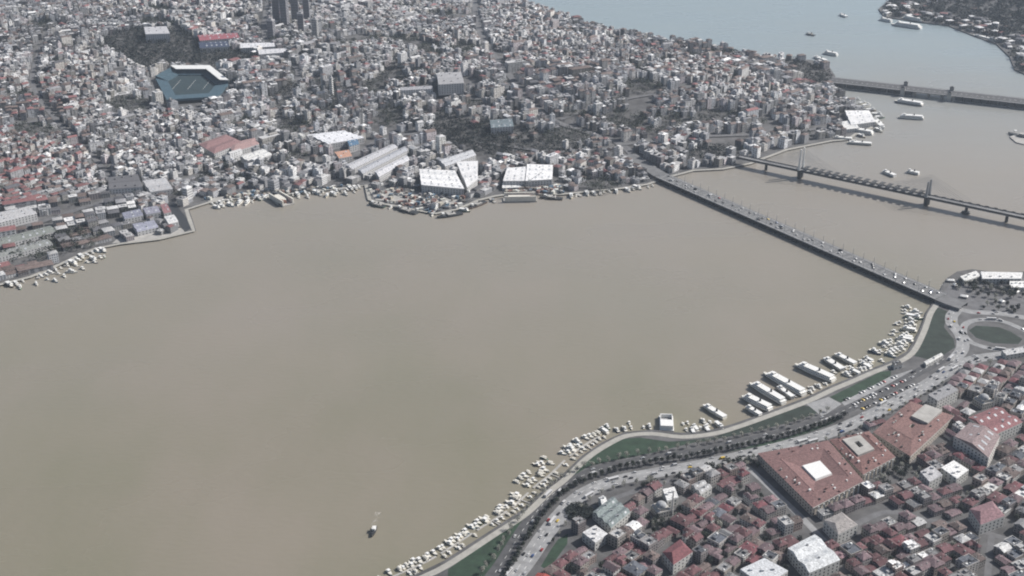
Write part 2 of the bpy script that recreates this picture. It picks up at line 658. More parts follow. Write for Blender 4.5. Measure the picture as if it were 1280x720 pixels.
LAWNS = [
    ("lawn", M_GRASS, [(560, 712), (612, 674), (650, 649), (661, 641), (652, 654), (636, 677), (617, 705), (596, 732), (560, 732)]),
    ("lawn", M_GRASS, [(737, 573), (757, 560), (780, 548.5), (800, 547), (835, 552), (880, 550), (815, 566), (760, 577), (735, 583), (715, 596)]),
    ("lawn", M_GRASSD, [(842, 552), (890, 547), (945, 528), (1005, 507), (1034, 512), (1000, 524), (950, 538), (880, 552)]),
    ("lawn", M_GRASS, [(1036, 497), (1062, 484), (1100, 465), (1114, 463), (1113, 471), (1085, 486), (1051, 503)]),
    ("lawn", M_GRASSD, [(1171, 384), (1184, 389), (1180, 409), (1192, 424), (1194, 434), (1169, 451), (1143, 445), (1156, 420), (1164, 397)]),
    ("lawn", M_GRASSD, [(1211, 413), (1220, 407), (1249, 409), (1264, 415), (1278, 424), (1273, 430), (1242, 429), (1220, 422)]),
    ("lawn", M_GRASS, [(905, 566), (960, 556), (1004, 543), (1040, 530), (1055, 520), (1030, 530), (985, 546), (930, 560)]),
    ("lawn", M_GRASS, [(676, 708), (688, 688), (698, 674), (710, 667), (709, 680), (696, 698), (684, 712)]),
]
lawn_w = []
for i, (n, m, P) in enumerate(LAWNS):
    W = polyw(P, 2)
    lawn_w.append(W)
    struct(tri_poly(n, W, 1.9, 2.045 + 0.007 * (i % 3), m))
# plaza and car park
PLAZA = [(1008, 505), (1036, 496), (1052, 505), (1028, 521)]
struct(tri_poly("plaza", polyw(PLAZA, 2), 1.9, 2.07, M_ASPHL))
PARK = [(1054, 506), (1110, 478), (1126, 482), (1075, 513)]
struct(tri_poly("car_park", polyw([(1052, 503), (1112, 471), (1140, 462), (1150, 468), (1120, 482), (1060, 512)], 2), 1.9, 2.055, M_ASPHL))
struct(tri_poly("ferry_square", polyw([(1172, 375), (1190, 352), (1210, 343), (1300, 346), (1300, 398), (1215, 392), (1190, 385)], 2), 1.9, 2.035, M_STREET))
# pale quay edge along the far bank
strip("quayside", offset([Vector(p[:2]) for p in polyw(FAR_SHORE[1:], 2.0)], 4), 6, 2.12, M_PROM)
# lane dashes
mb = MB()
for line, offs in ((R1, (0,)), (R2, (-3, 3)), (R3, (0,)), (R5, (0,))):
    L = length(line)
    for of in offs:
        ln = offset(line, of) if of else line
        d = 6.0
        while d < L - 8:
            p, a = at_dist(ln, d)
            mb.box(p.x, p.y, 2.2, 4.5, 0.35, 0.035, M_MARK, rz=a)
            d += 11
struct(mb.build("road_markings"))


# ------------------------------------------------------------------ trees
def crown_mesh(r, h, n, m, seed, lumps=5, leaf=1.0, z0=0.0):
    rr = random.Random(seed)
    b = MB()
    cs = [(rr.uniform(-.45, .45) * r, rr.uniform(-.45, .45) * r, z0 + h * rr.uniform(.3, .75), r * rr.uniform(.4, .65)) for _ in range(lumps)]
    for k in range(n):
        cx, cy, cz, cr = cs[k % lumps]
        th, ph = rr.uniform(0, 6.283), math.acos(rr.uniform(-0.7, 1))
        q = cr * rr.uniform(.55, 1.05)
        p = Vector((cx + q * math.sin(ph) * math.cos(th), cy + q * math.sin(ph) * math.sin(th), cz + q * math.cos(ph) * h / (2 * r) * 1.2))
        a = Vector((rr.gauss(0, 1), rr.gauss(0, 1), rr.gauss(0, .6))).normalized() * leaf * rr.uniform(.6, 1.3)
        c = Vector((rr.gauss(0, 1), rr.gauss(0, 1), rr.gauss(0, .6))).normalized() * leaf * rr.uniform(.6, 1.3)
        b.poly([p - a * .5, p + c * .5, p + a * .6, p - c * .4], m)
    return b


def trunk_mesh(h, r, crown_r, seed):
    rr = random.Random(seed)
    b = MB()
    b.tube((0, 0, -0.3), (0, 0, h), r, r * .6, 6, M_BARK)
    for k in range(5):
        a = k * 1.257 + rr.uniform(-.3, .3)
        b.tube((0, 0, h * rr.uniform(.7, .95)), (crown_r * .6 * math.cos(a), crown_r * .6 * math.sin(a), h + crown_r * rr.uniform(.5, 1.1)), r * .45, r * .12, 4, M_BARK)
    return b


TREES = []
for k, (m, kind) in enumerate([(M_LEAFD, "dark evergreen tree"), (M_LEAFD, "dark evergreen tree"), (M_LEAFM, "olive green tree"), (M_LEAFM, "olive green tree"), (M_TWIG, "bare pale tree"), (M_TWIG, "bare pale tree")]):
    r = 3.4 + 0.5 * (k % 2)
    th = 2.6
    n = 230 if m is not M_TWIG else 260
    TREES.append((trunk_mesh(th, .28, r, k).mesh("trunk"), crown_mesh(r, 6.5, n, m, 10 + k, 6, 1.15 if m is not M_TWIG else .8, th - 1.2).mesh("crown"), kind))
TREE_ITEMS = []


def place_tree(x, y, z, kind, s, group):
    tm, cm, noun = TREES[kind]
    t = thing("tree", noun, "tree", (x, y, z), random.uniform(0, 6.28), group)
    t.scale = (s, s, s * random.uniform(.85, 1.2))
    link("trunk", tm, t)
    link("crown", cm, t)
    uv = proj((x, y, z))[0]
    TREE_ITEMS.append((t, {"dark evergreen tree": "dark evergreen", "olive green tree": "olive green", "bare pale tree": "bare pale"}[noun], "tree", uv))
    return t


# ------------------------------------------------------------------ boats
def hull(L, W, H, m, deck, sheer=0.25, flat_bow=0.0, n=9):
    b = MB()
    rings = []
    for i in range(n):
        t = i / (n - 1)
        wv = W / 2 * (1 - max(0, (t - .45) / .55) ** 2.2 * (1 - flat_bow)) * (0.86 + .14 * min(1, t * 4))
        wv = max(wv, 0.05)
        top = H * (1 + sheer * max(0, (t - .5) * 2) ** 2 + sheer * .3 * (1 - t) ** 2)
        x = -L / 2 + L * t
        rings.append([(x - (0.03 * L * (t > .8)), -wv * .55, -.5), (x, -wv, top * .55), (x, -wv, top), (x, wv, top), (x, wv, top * .55), (x - (0.03 * L * (t > .8)), wv * .55, -.5)])
    base = len(b.v)
    for r in rings:
        b.v += r
    for i in range(n - 1):
        o, p = base + i * 6, base + (i + 1) * 6
        for a in (0, 1, 3, 4):
            b.face((o + a, p + a, p + a + 1, o + a + 1), m)
        b.face((o + 2, p + 2, p + 3, o + 3), deck)
    b.face(tuple(base + k for k in range(6)), m)
    return b


def small_boat_parts(kind):
    if kind == 0:      # wooden fishing boat, wheelhouse aft
        h = hull(8.6, 2.9, 1.1, M_HULL, M_CANVAS, .5)
        c = MB(); c.box(-1.3, 0, .95, 2.4, 1.9, 1.7, M_WHITE); c.box(-1.3, 0, 2.66, 2.9, 2.3, .12, M_WHITE)
        g = MB(); g.box(-.07, 0, 1.8, .06, 1.6, .6, M_GLASS); g.box(-1.3, 0, 1.8, 2.0, 1.96, .5, M_GLASS)
        return [("hull", h), ("cabin", c), ("window", g)]
    if kind == 1:      # open boat with awning
        h = hull(7.4, 2.6, .9, M_HULL, M_CANVAS, .45)
        c = MB()
        for x, y in ((-2.4, -.9), (-2.4, .9), (1.2, -.9), (1.2, .9)):
            c.box(x, y, .8, .08, .08, 1.5, M_STEEL)
        a = MB(); a.frame([(-2.6, -1.2, 2.3), (1.4, -1.2, 2.3), (1.4, 1.2, 2.3), (-2.6, 1.2, 2.3)], [(-2.6, -.4, 2.65), (1.4, -.4, 2.65), (1.4, .4, 2.65), (-2.6, .4, 2.65)], M_CANVAS, bottom=True)
        e = MB(); e.box(-3.3, 0, .7, .5, .6, .9, M_DARK)
        return [("hull", h), ("awning_frame", c), ("awning", a), ("engine", e)]
    if kind == 2:      # motor yacht
        h = hull(13, 4.0, 1.6, M_HULL, M_CANVAS, .35)
        c = MB(); c.frame([(-4, -1.6, 1.5), (3.2, -1.4, 1.5), (3.2, 1.4, 1.5), (-4, 1.6, 1.5)], [(-3.8, -1.4, 3.2), (1.8, -1.2, 3.2), (1.8, 1.2, 3.2), (-3.8, 1.4, 3.2)], M_WHITE)
        f = MB(); f.box(-1.6, 0, 3.2, 3.2, 2.2, .5, M_WHITE); f.box(-1.6, 0, 4.6, 2.8, 2.3, .1, M_WHITE)
        for x, y in ((-2.8, -1), (-2.8, 1), (-.4, -1), (-.4, 1)):
            f.box(x, y, 3.6, .1, .1, 1.0, M_STEEL)
        g = MB(); g.frame([(-3.9, -1.62, 2.2), (2.9, -1.4, 2.2), (2.9, 1.4, 2.2), (-3.9, 1.62, 2.2)], [(-3.9, -1.52, 2.8), (2.35, -1.32, 2.8), (2.35, 1.32, 2.8), (-3.9, 1.52, 2.8)], M_GLASS, cap=False)
        return [("hull", h), ("cabin", c), ("flybridge", f), ("window", g)]
    # covered tour boat
    h = hull(17, 4.8, 1.7, M_HULL, M_CANVAS, .3)
    c = MB(); c.box(-1, 0, 1.6, 11.5, 3.9, 2.1, M_WHITE); c.box(-1, 0, 3.7, 12.3, 4.4, .18, M_WHITE); c.box(2.5, 0, 3.88, 2.4, 2.4, 1.7, M_WHITE)
    g = MB(); g.box(-1, 0, 2.4, 11.0, 3.96, .8, M_GLASS); g.box(2.5, 0, 4.7, 2.46, 2.46, .5, M_GLASS)
    m_ = MB(); m_.tube((1, 0, 5.4), (1, 0, 8.2), .09, .05, 5, M_STEEL)
    return [("hull", h), ("cabin", c), ("window", g), ("mast", m_)]


BOATS = [[(n, b.mesh(n)) for n, b in small_boat_parts(k)] for k in range(4)]
BOAT_NOUN = ["fishing boat", "open boat", "motor yacht", "tour boat"]
HULLC = [("white", (.74, .73, .69)), ("cream", (.62, .57, .44)), ("pale blue", (.35, .45, .52)), ("dark blue", (.03, .06, .14)), ("brown", (.14, .08, .05)), ("green", (.05, .14, .09))]
BOAT_ITEMS = []


BSIZE = [(8.8, 3.1), (7.6, 2.8), (13.4, 4.2), (17.4, 5.0)]
BPLACED = []


def boat_fits(x, y, rz, L, W):
    c, s_ = math.cos(rz), math.sin(rz)
    for (x2, y2, L2, W2) in BPLACED:
        dx, dy = x2 - x, y2 - y
        if abs(dx) + abs(dy) > 60:
            continue
        if abs(dx * c + dy * s_) < (L + L2) / 2 and abs(-dx * s_ + dy * c) < (W + W2) / 2 + .35:
            return False
    return True


def place_boat(x, y, rz, kind, ci, s=1.0, group="boats moored along the promenade", z=0.0):
    L, W = BSIZE[kind][0] * s, BSIZE[kind][1] * s
    if not boat_fits(x, y, rz, L, W):
        kind, s = (0, min(s, .95))
        L, W = BSIZE[0][0] * s, BSIZE[0][1] * s
        if not boat_fits(x, y, rz, L, W):
            return None
    BPLACED.append((x, y, L, W))
    t = thing("boat", "boat", "boat", (x, y, z), rz, group)
    t.name = ["fishing_boat", "open_boat", "motor_yacht", "tour_boat"][kind]
    t.scale = (s, s, s)
    for n, me_ in BOATS[kind]:
        o_ = link(n, me_, t, HULLC[ci][1])
        if n == "awning_frame":
            o_["kind"] = "stuff"
    BOAT_ITEMS.append((t, HULLC[ci][0] + " hulled", BOAT_NOUN[kind], proj((x, y, 1))[0]))
    return t


def cindex():
    return random.choices(range(6), (58, 20, 6, 5, 6, 5))[0]


# two ranks of small boats with bows out from the near promenade, pontoons between
Ls = length(shore_line)


def shore_d(u):
    """distance along the near shore whose picture column is u"""
    best, bd = 0, 1e9
    d = 0
    while d < Ls:
        p, a = at_dist(shore_line, d)
        uu = proj((p.x, p.y, 0))[0][0]
        if abs(uu - u) < bd:
            best, bd = d, abs(uu - u)
        d += 3
    return best


def berth(u0, u1, step, offs, kinds, jitter=1.0, smin=.85, smax=1.1, gap=.1, ang=0.0):
    d0, d1 = shore_d(u0), shore_d(u1)
    d = d0
    while d < d1:
        p, a = at_dist(shore_line, d)
        nrm = a + math.pi / 2
        for of in offs:
            if random.random() < gap:
                continue
            o = of + random.uniform(-jitter, jitter)
            x, y = p.x + math.cos(nrm) * o, p.y + math.sin(nrm) * o
            flip = random.random() < .4
            place_boat(x, y, nrm + ang + random.uniform(-.10, .10) + (math.pi if flip else 0), random.choice(kinds), cindex(), random.uniform(smin, smax))
        d += step * random.uniform(.85, 1.3)


mb_pont = MB()
for (u0, u1) in ((486, 560), (563, 604), (608, 650), (654, 676), (680, 722), (726, 764)):
    ln = []
    d, d1 = shore_d(u0), shore_d(u1)
    while d <= d1:
        p, a = at_dist(shore_line, d)
        ln.append((p.x + math.cos(a + math.pi / 2) * 13, p.y + math.sin(a + math.pi / 2) * 13))
        d += 6
    l, r = strip_pts(ln, 2.2, .7)
    b = MB()
    n = len(l)
    b.v = l + r + [(q[0], q[1], -.3) for q in l] + [(q[0], q[1], -.3) for q in r]
    for i in range(n - 1):
        b.face((i, n + i, n + i + 1, i + 1), M_CONC)
        b.face((i, i + 1, 2 * n + i + 1, 2 * n + i), M_CONC)
        b.face((n + i + 1, n + i, 3 * n + i, 3 * n + i + 1), M_CONC)
    p, a = at_dist(ln, length(ln) / 2)
    b.box(p.x - math.cos(a + math.pi / 2) * 6.5, p.y - math.sin(a + math.pi / 2) * 6.5, .7, 1.4, 12, .2, M_CONC, rz=a)
    o = b.build("pontoon")
    tag(o, "", "pontoon", "floating pontoons off the promenade")
    o['label'] = {486: "long floating pontoon at the photo's bottom edge", 563: "floating pontoon second from the bottom edge, beside the promenade",
                  608: "floating pontoon in the middle of the small boat row", 654: "shortest floating pontoon, beside the gap in the boats",
                  680: "floating pontoon just before the promenade bends round the curved lawn", 726: "floating pontoon nearest the curved green lawn"}[u0]

def ferry(u0, v0, u1, v1, wid, label, decks=2, color=(.72, .72, .69), group="long ferries moored off the promenade", dark=False):
    a, b = unproj(u0, v0, 2), unproj(u1, v1, 2)
    c = (a + b) / 2
    L = (b - a).length * 1.1
    rz = math.atan2(a.y - b.y, a.x - b.x)
    t = thing("ferry", label, "ferry", (c.x, c.y, 0), rz, group)
    for q_ in np.linspace(-.4, .4, 5):
        BPLACED.append((c.x + L * q_ * math.cos(rz), c.y + L * q_ * math.sin(rz), L * .25, wid))
    hull(L, wid, 2.4, M_HULL, M_DARK if dark or sum(color) < .45 else M_CANVAS, .25, .25, 13).build("hull", t, color)
    z = 2.2
    for k in range(decks):
        dk_ = sum(color) < .45
        l = L * ((.86 if not dk_ else .3) - .08 * k)
        mw_ = M_CONC if dk_ else M_WHITE
        m = MB(); m.box(-L * .05, 0, z, l, wid * (.84 - .1 * k), 2.3, mw_); m.box(-L * .05, 0, z + 2.3, l * 1.04, wid * (.98 - .08 * k), .2, mw_)
        m.build("deckhouse", t)
        g = MB()
        nwin = int(l / 2.2)
        for i in range(nwin):
            g.box(-L * .05 - l / 2 + (i + .5) * l / nwin, 0, z + .8, 1.3, wid * (.84 - .1 * k) + .08, .9, M_GLASS)
        stuff(g.build("cabin_windows", t))
        z += 2.5
    m = MB(); m.box(L * .26, 0, z, 4, wid * .45, 2.0, M_WHITE); m.box(L * .26, 0, z + 1.0, 4.06, wid * .45 + .06, .6, M_GLASS)
    m.build("wheelhouse", t)
    m = MB(); m.lathe(-L * .12, 0, [(1.2, z), (1.0, z + 3.0), (.8, z + 3.0)], 10, M_DARK)
    m.build("funnel", t)
    m = MB(); m.tube((L * .15, 0, z), (L * .15, 0, z + 6), .15, .06, 5, M_STEEL)
    m.build("mast", t)
    return t


ferry(929, 496, 962, 512, 9, "white ferry lying leftmost of the three long parallel ferries, shortest of them")
ferry(939, 480, 978, 503, 9, "white ferry lying in the middle of the three long parallel ferries")
ferry(957, 467, 1003, 492, 10, "longest white ferry, rightmost of the three parallel ones")
ferry(996, 456, 1040, 475, 10, "white ferry lying alone between the three parallel ferries and the small yachts")
ferry(933, 509, 950, 519, 6, "small white ferry tucked beside the quay left of the three long ones", 1)
ferry(972, 484, 990, 497, 6, "short dark decked ferry between the longest ferry and the quay", 1, (.3, .3, .3), dark=True)
ferry(1030, 448, 1052, 462, 8, "grey cluttered boat at the outer end of the yacht moorings", 1, (.4, .4, .38), dark=True)
ferry(1044, 443, 1068, 455, 7, "cream hulled boat beside the grey cluttered boat", 1, (.55, .52, .42))
ferry(880, 507, 905, 522, 7, "tall sided white boat with its bow curving toward the shore lawn", 1, (.7, .68, .6))

# white floating restaurant with a sunken terrace
p0 = unproj(833, 529, 1)
t = thing("houseboat", "square white floating restaurant with a sunken terrace off the curved lawn", "houseboat", (p0.x, p0.y, 0), -.08)
m = MB(); m.box(0, 0, -.5, 15, 30, 1.8, M_WHITE); m.build("pontoon_hull", t)
m = MB()
m.box(0, -8, 1.3, 13, 12, 5, M_WHITE); m.box(0, -8, 6.3, 13.8, 12.8, .3, M_WHITE)
for x in (-6.2, 6.2):
    m.box(x, 5, 1.3, .6, 14, 4, M_WHITE)
m.box(0, 12, 1.3, 13, 1.2, 4, M_WHITE)
m.build("pavilion", t)
m = MB(); m.box(0, 5, 1.31, 11.4, 12.5, .12, M_ASPHL); m.build("terrace", t)
m = MB(); m.box(0, -8, 2.6, 13.06, 10, 1.8, M_GLASS); m.build("window_band", t)


BPLACED.append((p0.x, p0.y, 34, 24))
berth(486, 604, 3.9, (18.5,), (0, 1, 0, 0), 1.6, 1.0, 1.35, .08)
berth(500, 604, 5.5, (8.0,), (0, 1), 1.0, .8, 1.0, .3)
berth(608, 676, 4.4, (19.5,), (0, 1, 0), 2.2, 1.1, 1.5, .12)
berth(612, 676, 7.0, (8.0,), (0, 1), 1.0, .7, .95, .45)
berth(680, 722, 4.6, (20, 32), (0, 1, 0), 2.0, 1.0, 1.35, .28)
berth(682, 764, 6.0, (8.0,), (0, 1), 1.0, .75, 1.0, .3)
berth(726, 764, 4.8, (20,), (0, 1, 0, 2), 2.0, 1.0, 1.3, .12)
berth(768, 824, 5.5, (11, 19), (0, 2, 3), 2.5, .8, 1.0, .25)
berth(846, 905, 5.2, (10, 21), (0, 2, 3, 0), 3, .8, 1.0, .2)
berth(1062, 1112, 5.5, (10, 22), (0, 2, 0, 3), 3, .9, 1.2, .15)
berth(1118, 1160, 8.5, (13, 27), (2, 3, 2, 0), 2.0, 1.0, 1.35, .10)
berth(1192, 1244, 7, (7,), (3, 2, 3), 1.0, 1.0, 1.25, .1)
berth(1004, 1058, 9, (11,), (0, 2), 3, .8, 1.0, .2)


def prow(name, label, cat, u, v, **k):
    p = unproj(u, v, 0)
    return thing(name, label, cat, (p.x, p.y, 0), **k)


# working boat under way in the open water
BT = [("hull", hull(15, 4.6, 1.9, M_HULL, M_DARK, .5).mesh("hull"))]
t = prow("trawler", "dark hulled working boat alone in the open brown water with a pale wake", "boat", 467, 666, rz=math.radians(-97))
link("hull", BT[0][1], t, (.03, .03, .03))
m = MB(); m.box(-2.5, 0, 1.8, 4.5, 3, 2.4, M_WHITE); m.box(-2.5, 0, 4.2, 5.2, 3.6, .2, M_WHITE); m.build("wheelhouse", t)
m = MB(); m.tube((1.5, 0, 1.8), (1.5, 0, 8.5), .15, .07, 6, M_DARK); m.tube((1.5, 0, 7.5), (-5, 0, 4.6), .05, .05, 4, M_DARK); m.build("mast", t)
m = MB(); m.box(3.4, 0, 1.8, 2.5, 2.2, .8, M_DARK); m.build("hatch", t)


def foam_mat():
    m = bpy.data.materials.new("wake foam")
    m.use_nodes = True
    t_ = m.node_tree
    b = t_.nodes["Principled BSDF"]
    b.inputs["Base Color"].default_value = (.55, .53, .48, 1)
    b.inputs["Roughness"].default_value = .6
    tc = t_.nodes.new("ShaderNodeNewGeometry")
    n = t_.nodes.new("ShaderNodeTexNoise")
    n.inputs["Scale"].default_value = .35
    n.inputs["Detail"].default_value = 5
    mr = t_.nodes.new("ShaderNodeMapRange")
    mr.inputs["From Min"].default_value = .48
    mr.inputs["From Max"].default_value = .72
    mr.inputs["To Max"].default_value = .75
    t_.links.new(tc.outputs["Position"], n.inputs["Vector"])
    t_.links.new(n.outputs["Fac"], mr.inputs["Value"])
    t_.links.new(mr.outputs[0], b.inputs["Alpha"])
    return m


M_FOAM = foam_mat()


def wake(x, y, rz, L, w0, w1, z=.05):
    b = MB()
    n = 8
    for i in range(n + 1):
        tt = i / n
        ww = w0 + (w1 - w0) * tt
        b.v += [(-L * tt, -ww / 2, z), (-L * tt, ww / 2, z)]
    for i in range(n):
        b.face((2 * i, 2 * i + 2, 2 * i + 3, 2 * i + 1), M_FOAM)
    o = b.build("wake", loc=(x, y, 0))
    o.rotation_euler = (0, 0, rz)
    return stuff(o)


pw = unproj(467, 664, 0)
wake(pw.x - 1, pw.y + 7, math.radians(-97), 24, 4, 7)

FAR_VESSELS = [
    (1120, 126, 1152, 131, 13, "dark white vessel just in front of the far low bridge", 2, (.25, .25, .27)),
    (1124, 146, 1153, 148, 11, "white ferry crossing between the cable bridge and the far low bridge", 2, (.72, .72, .69)),
    (1262, 166, 1292, 174, 13, "dark ferry at the right edge beside the landing stage", 2, (.12, .13, .14)),
    (1050, 18, 1058, 21, 9, "small white vessel far out on the blue strait", 1, (.72, .72, .7)),
    (1008, 42, 1018, 44, 8, "small dark vessel far out on the blue strait", 1, (.08, .09, .1)),
    (1030, 66, 1046, 69, 10, "white ferry off the tip of the wooded point", 2, (.72, .72, .7)),
    (1018, 71, 1032, 76, 9, "white ferry nearest the tip of the wooded point", 1, (.72, .72, .7)),
    (1104, 214, 1118, 220, 8, "bright white boat left of the cable bridge's middle pylon, behind the deck", 1, (.78, .78, .76)),
    (1134, 214, 1148, 217, 8, "white tour boat just behind the deck left of the middle pylon", 1, (.7, .7, .68)),
    (1060, 178, 1088, 180, 9, "ferry moored below the white terminal on the point", 1, (.45, .46, .4)),
    (1042, 172, 1064, 174, 8, "pale ferry moored left of the terminal", 1, (.6, .6, .55)),
    (1128, 22, 1152, 27, 14, "large white cruise ferry at the tip of the far headland", 3, (.75, .75, .73)),
    (1116, 30, 1150, 35, 17, "biggest white liner lying along the far headland's tip", 3, (.76, .76, .75)),
    (1100, 24, 1114, 27, 10, "white vessel at the very end of the far headland's tip", 2, (.74, .74, .72)),
    (1066, 163, 1090, 167, 12, "white landing vessel directly below the white ferry terminal", 2, (.78, .78, .76)),
    (1092, 150, 1102, 160, 11, "white ferry nosed against the right end of the white terminal", 2, (.76, .76, .74)),
    (494, 259, 520, 266, 11, "dark hull moored left of the shipyard point's tip", 1, (.05, .055, .06)),
    (548, 271, 576, 266, 12, "dark long hull moored right at the shipyard point's tip", 1, (.04, .045, .05)),
    (586, 260, 606, 252, 10, "rust dark hull on the right flank of the shipyard point", 1, (.10, .06, .045)),
    (676, 246, 702, 248, 9, "dark barge moored right of the floating dry dock", 1, (.06, .06, .055)),
    (462, 254, 480, 258, 9, "dark green hull at the left corner of the shipyard point", 1, (.04, .07, .05)),
    (1218, 44, 1242, 50, 10, "white vessel alongside the far headland quay", 1, (.7, .7, .68)),
]
for u0, v0, u1, v1, wd, lab, dk, c in FAR_VESSELS:
    ferry(u0, v0, u1, v1, wd, lab, dk, c, "vessels in the harbour mouth")
for (u0, u1, vv, L) in ((1134, 1150, 132, 40),):
    pp = unproj(u1, vv, 0)
    wake(pp.x, pp.y, math.pi, L, 6, 14)

# pale boats along the far shore
fs = smooth_line(polyw(FAR_SHORE, 0), 6)
Lf = length(fs)


def far_berth(u0, u1, step, off, kinds, smin=.9, smax=1.3, gap=.1, group="boats along the far shipyard shore"):
    d, last = 0, 0
    while d < Lf:
        p, a = at_dist(fs, d)
        u = proj((p.x, p.y, 0))[0][0]
        if u0 < u < u1:
            if random.random() > gap:
                o = off + random.uniform(-3, 3)
                place_boat(p.x + math.cos(a - math.pi / 2) * o, p.y + math.sin(a - math.pi / 2) * o, a - math.pi / 2 + random.uniform(-.5, .5), random.choice(kinds), cindex(), random.uniform(smin, smax), group)
            d += step * random.uniform(.8, 1.4)
        else:
            d += 3


PIER_SPOTS = [(18, 24, "leftmost pier at the left edge marina"), (52, 20, "second pier of the left marina"), (88, 22, "right pier of the left marina"), (275, 18, "short pier right of the dark dock basin"), (300, 24, "pier left of the narrow floating dock"),
              (372, 20, "first pier right of the narrow floating dock"), (396, 26, "longest pier between the floating dock and the shipyard point"), (424, 18, "short pier just left of the shipyard point"), (480, 14, "stub pier on the left flank of the shipyard point"), (520, 16, "stub pier left of the shipyard point's tip"),
              (590, 22, "pier on the right flank of the shipyard point"), (612, 26, "pier between the two white sheds"), (688, 22, "pier right of the floating dry dock"), (722, 18, "pier below the slipways"), (752, 22, "pier midway between slipways and bridge"), (785, 16, "short pier nearest the far bridge head")]
for (pu, plen, plab) in PIER_SPOTS:
    best = None
    d_2 = 0
    while d_2 < Lf:
        p, a = at_dist(fs, d_2)
        e_ = abs(proj((p.x, p.y, 0))[0][0] - pu)
        if best is None or e_ < best[0]:
            best = (e_, p, a)
        d_2 += 4
    _, p, a = best
    th = -math.pi / 2 + random.uniform(-.35, .35)
    if abs(math.sin(a)) > .8:
        th, a = -math.pi / 2, 0
    t = thing("jetty", plab, "pier", (p.x, p.y, 0), a + th, "piers along the far shore")
    m = MB(); m.box(plen / 2 - 2, 0, .9, plen, 4.5, .7, M_CONC); m.build("deck", t)
    m = MB()
    for q_ in range(int(plen / 5)):
        for yy in (-1.8, 1.8):
            m.tube((q_ * 5 + 1, yy, -2), (q_ * 5 + 1, yy, .9), .3, .3, 6, M_DARK)
    stuff(m.build("piles", t))
    if random.random() < .6:
        m = MB(); m.box(plen * .6, 0, 1.6, 5, 3, 2.6, M_WALL); m.box(plen * .6, 0, 4.2, 5.6, 3.6, .25, M_STEEL); m.build("shelter", t, (.5, .48, .42))
far_berth(-5, 130, 8, 9, (0, 2, 3), gap=.05)
far_berth(20, 110, 14, 24, (0, 2, 3))
far_berth(20, 120, 12, 34, (0, 2, 3))
far_berth(262, 340, 6, 9, (0, 3, 2))
far_berth(262, 340, 12, 24, (0, 3, 3), gap=.3)
far_berth(358, 455, 6, 10, (0, 3, 2))
far_berth(358, 455, 13, 25, (3, 3, 2), gap=.3)
far_berth(465, 600, 9, 8, (0, 2, 3), gap=.25)
far_berth(690, 815, 8, 9, (0, 3), gap=.15)
far_berth(1062, 1094, 20, 12, (3,), 1.1, 1.5, group="boats round the white terminal")


# ------------------------------------------------------------------ bridges
def deck_bridge(name, label, A, B, wid, z, thick, pier_step, m_deck, girder=True, rail=True, pontoon=False):
    A, B = Vector((A.x, A.y)), Vector((B.x, B.y))
    L = (B - A).length
    c = (A + B) / 2
    rz = math.atan2(B.y - A.y, B.x - A.x)
    t = thing(name, label, "bridge", (c.x, c.y, 0), rz)
    m = MB(); m.box(0, 0, z - thick, L, wid, thick, m_deck); m.build("deck", t)
    if girder:
        for s in (-1, 1):
            m = MB(); m.box(0, s * (wid / 2 - 2.2), z - thick - 2.6, L, 1.2, 2.6, M_DARK); m.build("girder", t)
    for s in (-1, 1):
        m = MB(); m.box(0, s * (wid / 2 - 1.8), z, L, 3.2, .22, M_ASPHL); m.build("pavement", t)
    if rail:
        for s in (-1, 1):
            m = MB(); y = s * (wid / 2 - .15)
            m.box(0, y, z + 1.1, L, .16, .16, M_STEEL); m.box(0, y, z + .6, L, .1, .08, M_STEEL)
            k = -L / 2
            while k < L / 2:
                m.box(k, y, z, .15, .15, 1.15, M_STEEL); k += 4
            m.build("railing", t)
    m = MB()
    k = -L / 2 + 6
    while k < L / 2:
        for y in (-3.3, 0, 3.3):
            m.box(k, y, z, 4, .3, .03, M_MARK)
        k += 10
    stuff(m.build("lane_marking", t))
    k = -L / 2 + pier_step / 2
    while k < L / 2:
        m = MB()
        if pontoon:
            m.box(k, 0, -.8, pier_step * .55, wid * 1.02, 3.0, M_DARK)
            for y in (-wid / 3, 0, wid / 3):
                m.box(k, y, 2.2, 2, 2, z - thick - 2.2, M_DARK)
            m.build("pontoon_pier", t)
        else:
            m.box(k, 0, -3, 4, wid * .8, z - thick + 3 - (2.6 if girder else 0) + .0, M_CONC)
            m.build("pier", t)
        k += pier_step
    return t, L, rz, c


AA, AB = unproj(1176, 371, 7), unproj(826, 219, 7)
t_at, L_at, rz_at, c_at = deck_bridge("road_bridge", "long low grey road bridge on dark pontoons crossing the river diagonally", AA, AB, 25, 7.0, 1.0, 21.5, M_DECK, pontoon=True)
# approach ramps of the road bridge
for nm, line in (("approach_road", [unproj(826, 219, 7), unproj(808, 207, 7), unproj(786, 193, 7)]),):
    strip(nm, smooth_line(line), 25, 6.98, M_DECK, 6)
strip("approach_road", smooth_line([unproj(1176, 371, 7), unproj(1190, 377.5, 6.0), unproj(1204, 384, 4)]), 24, 6.5, M_DECK, 6)

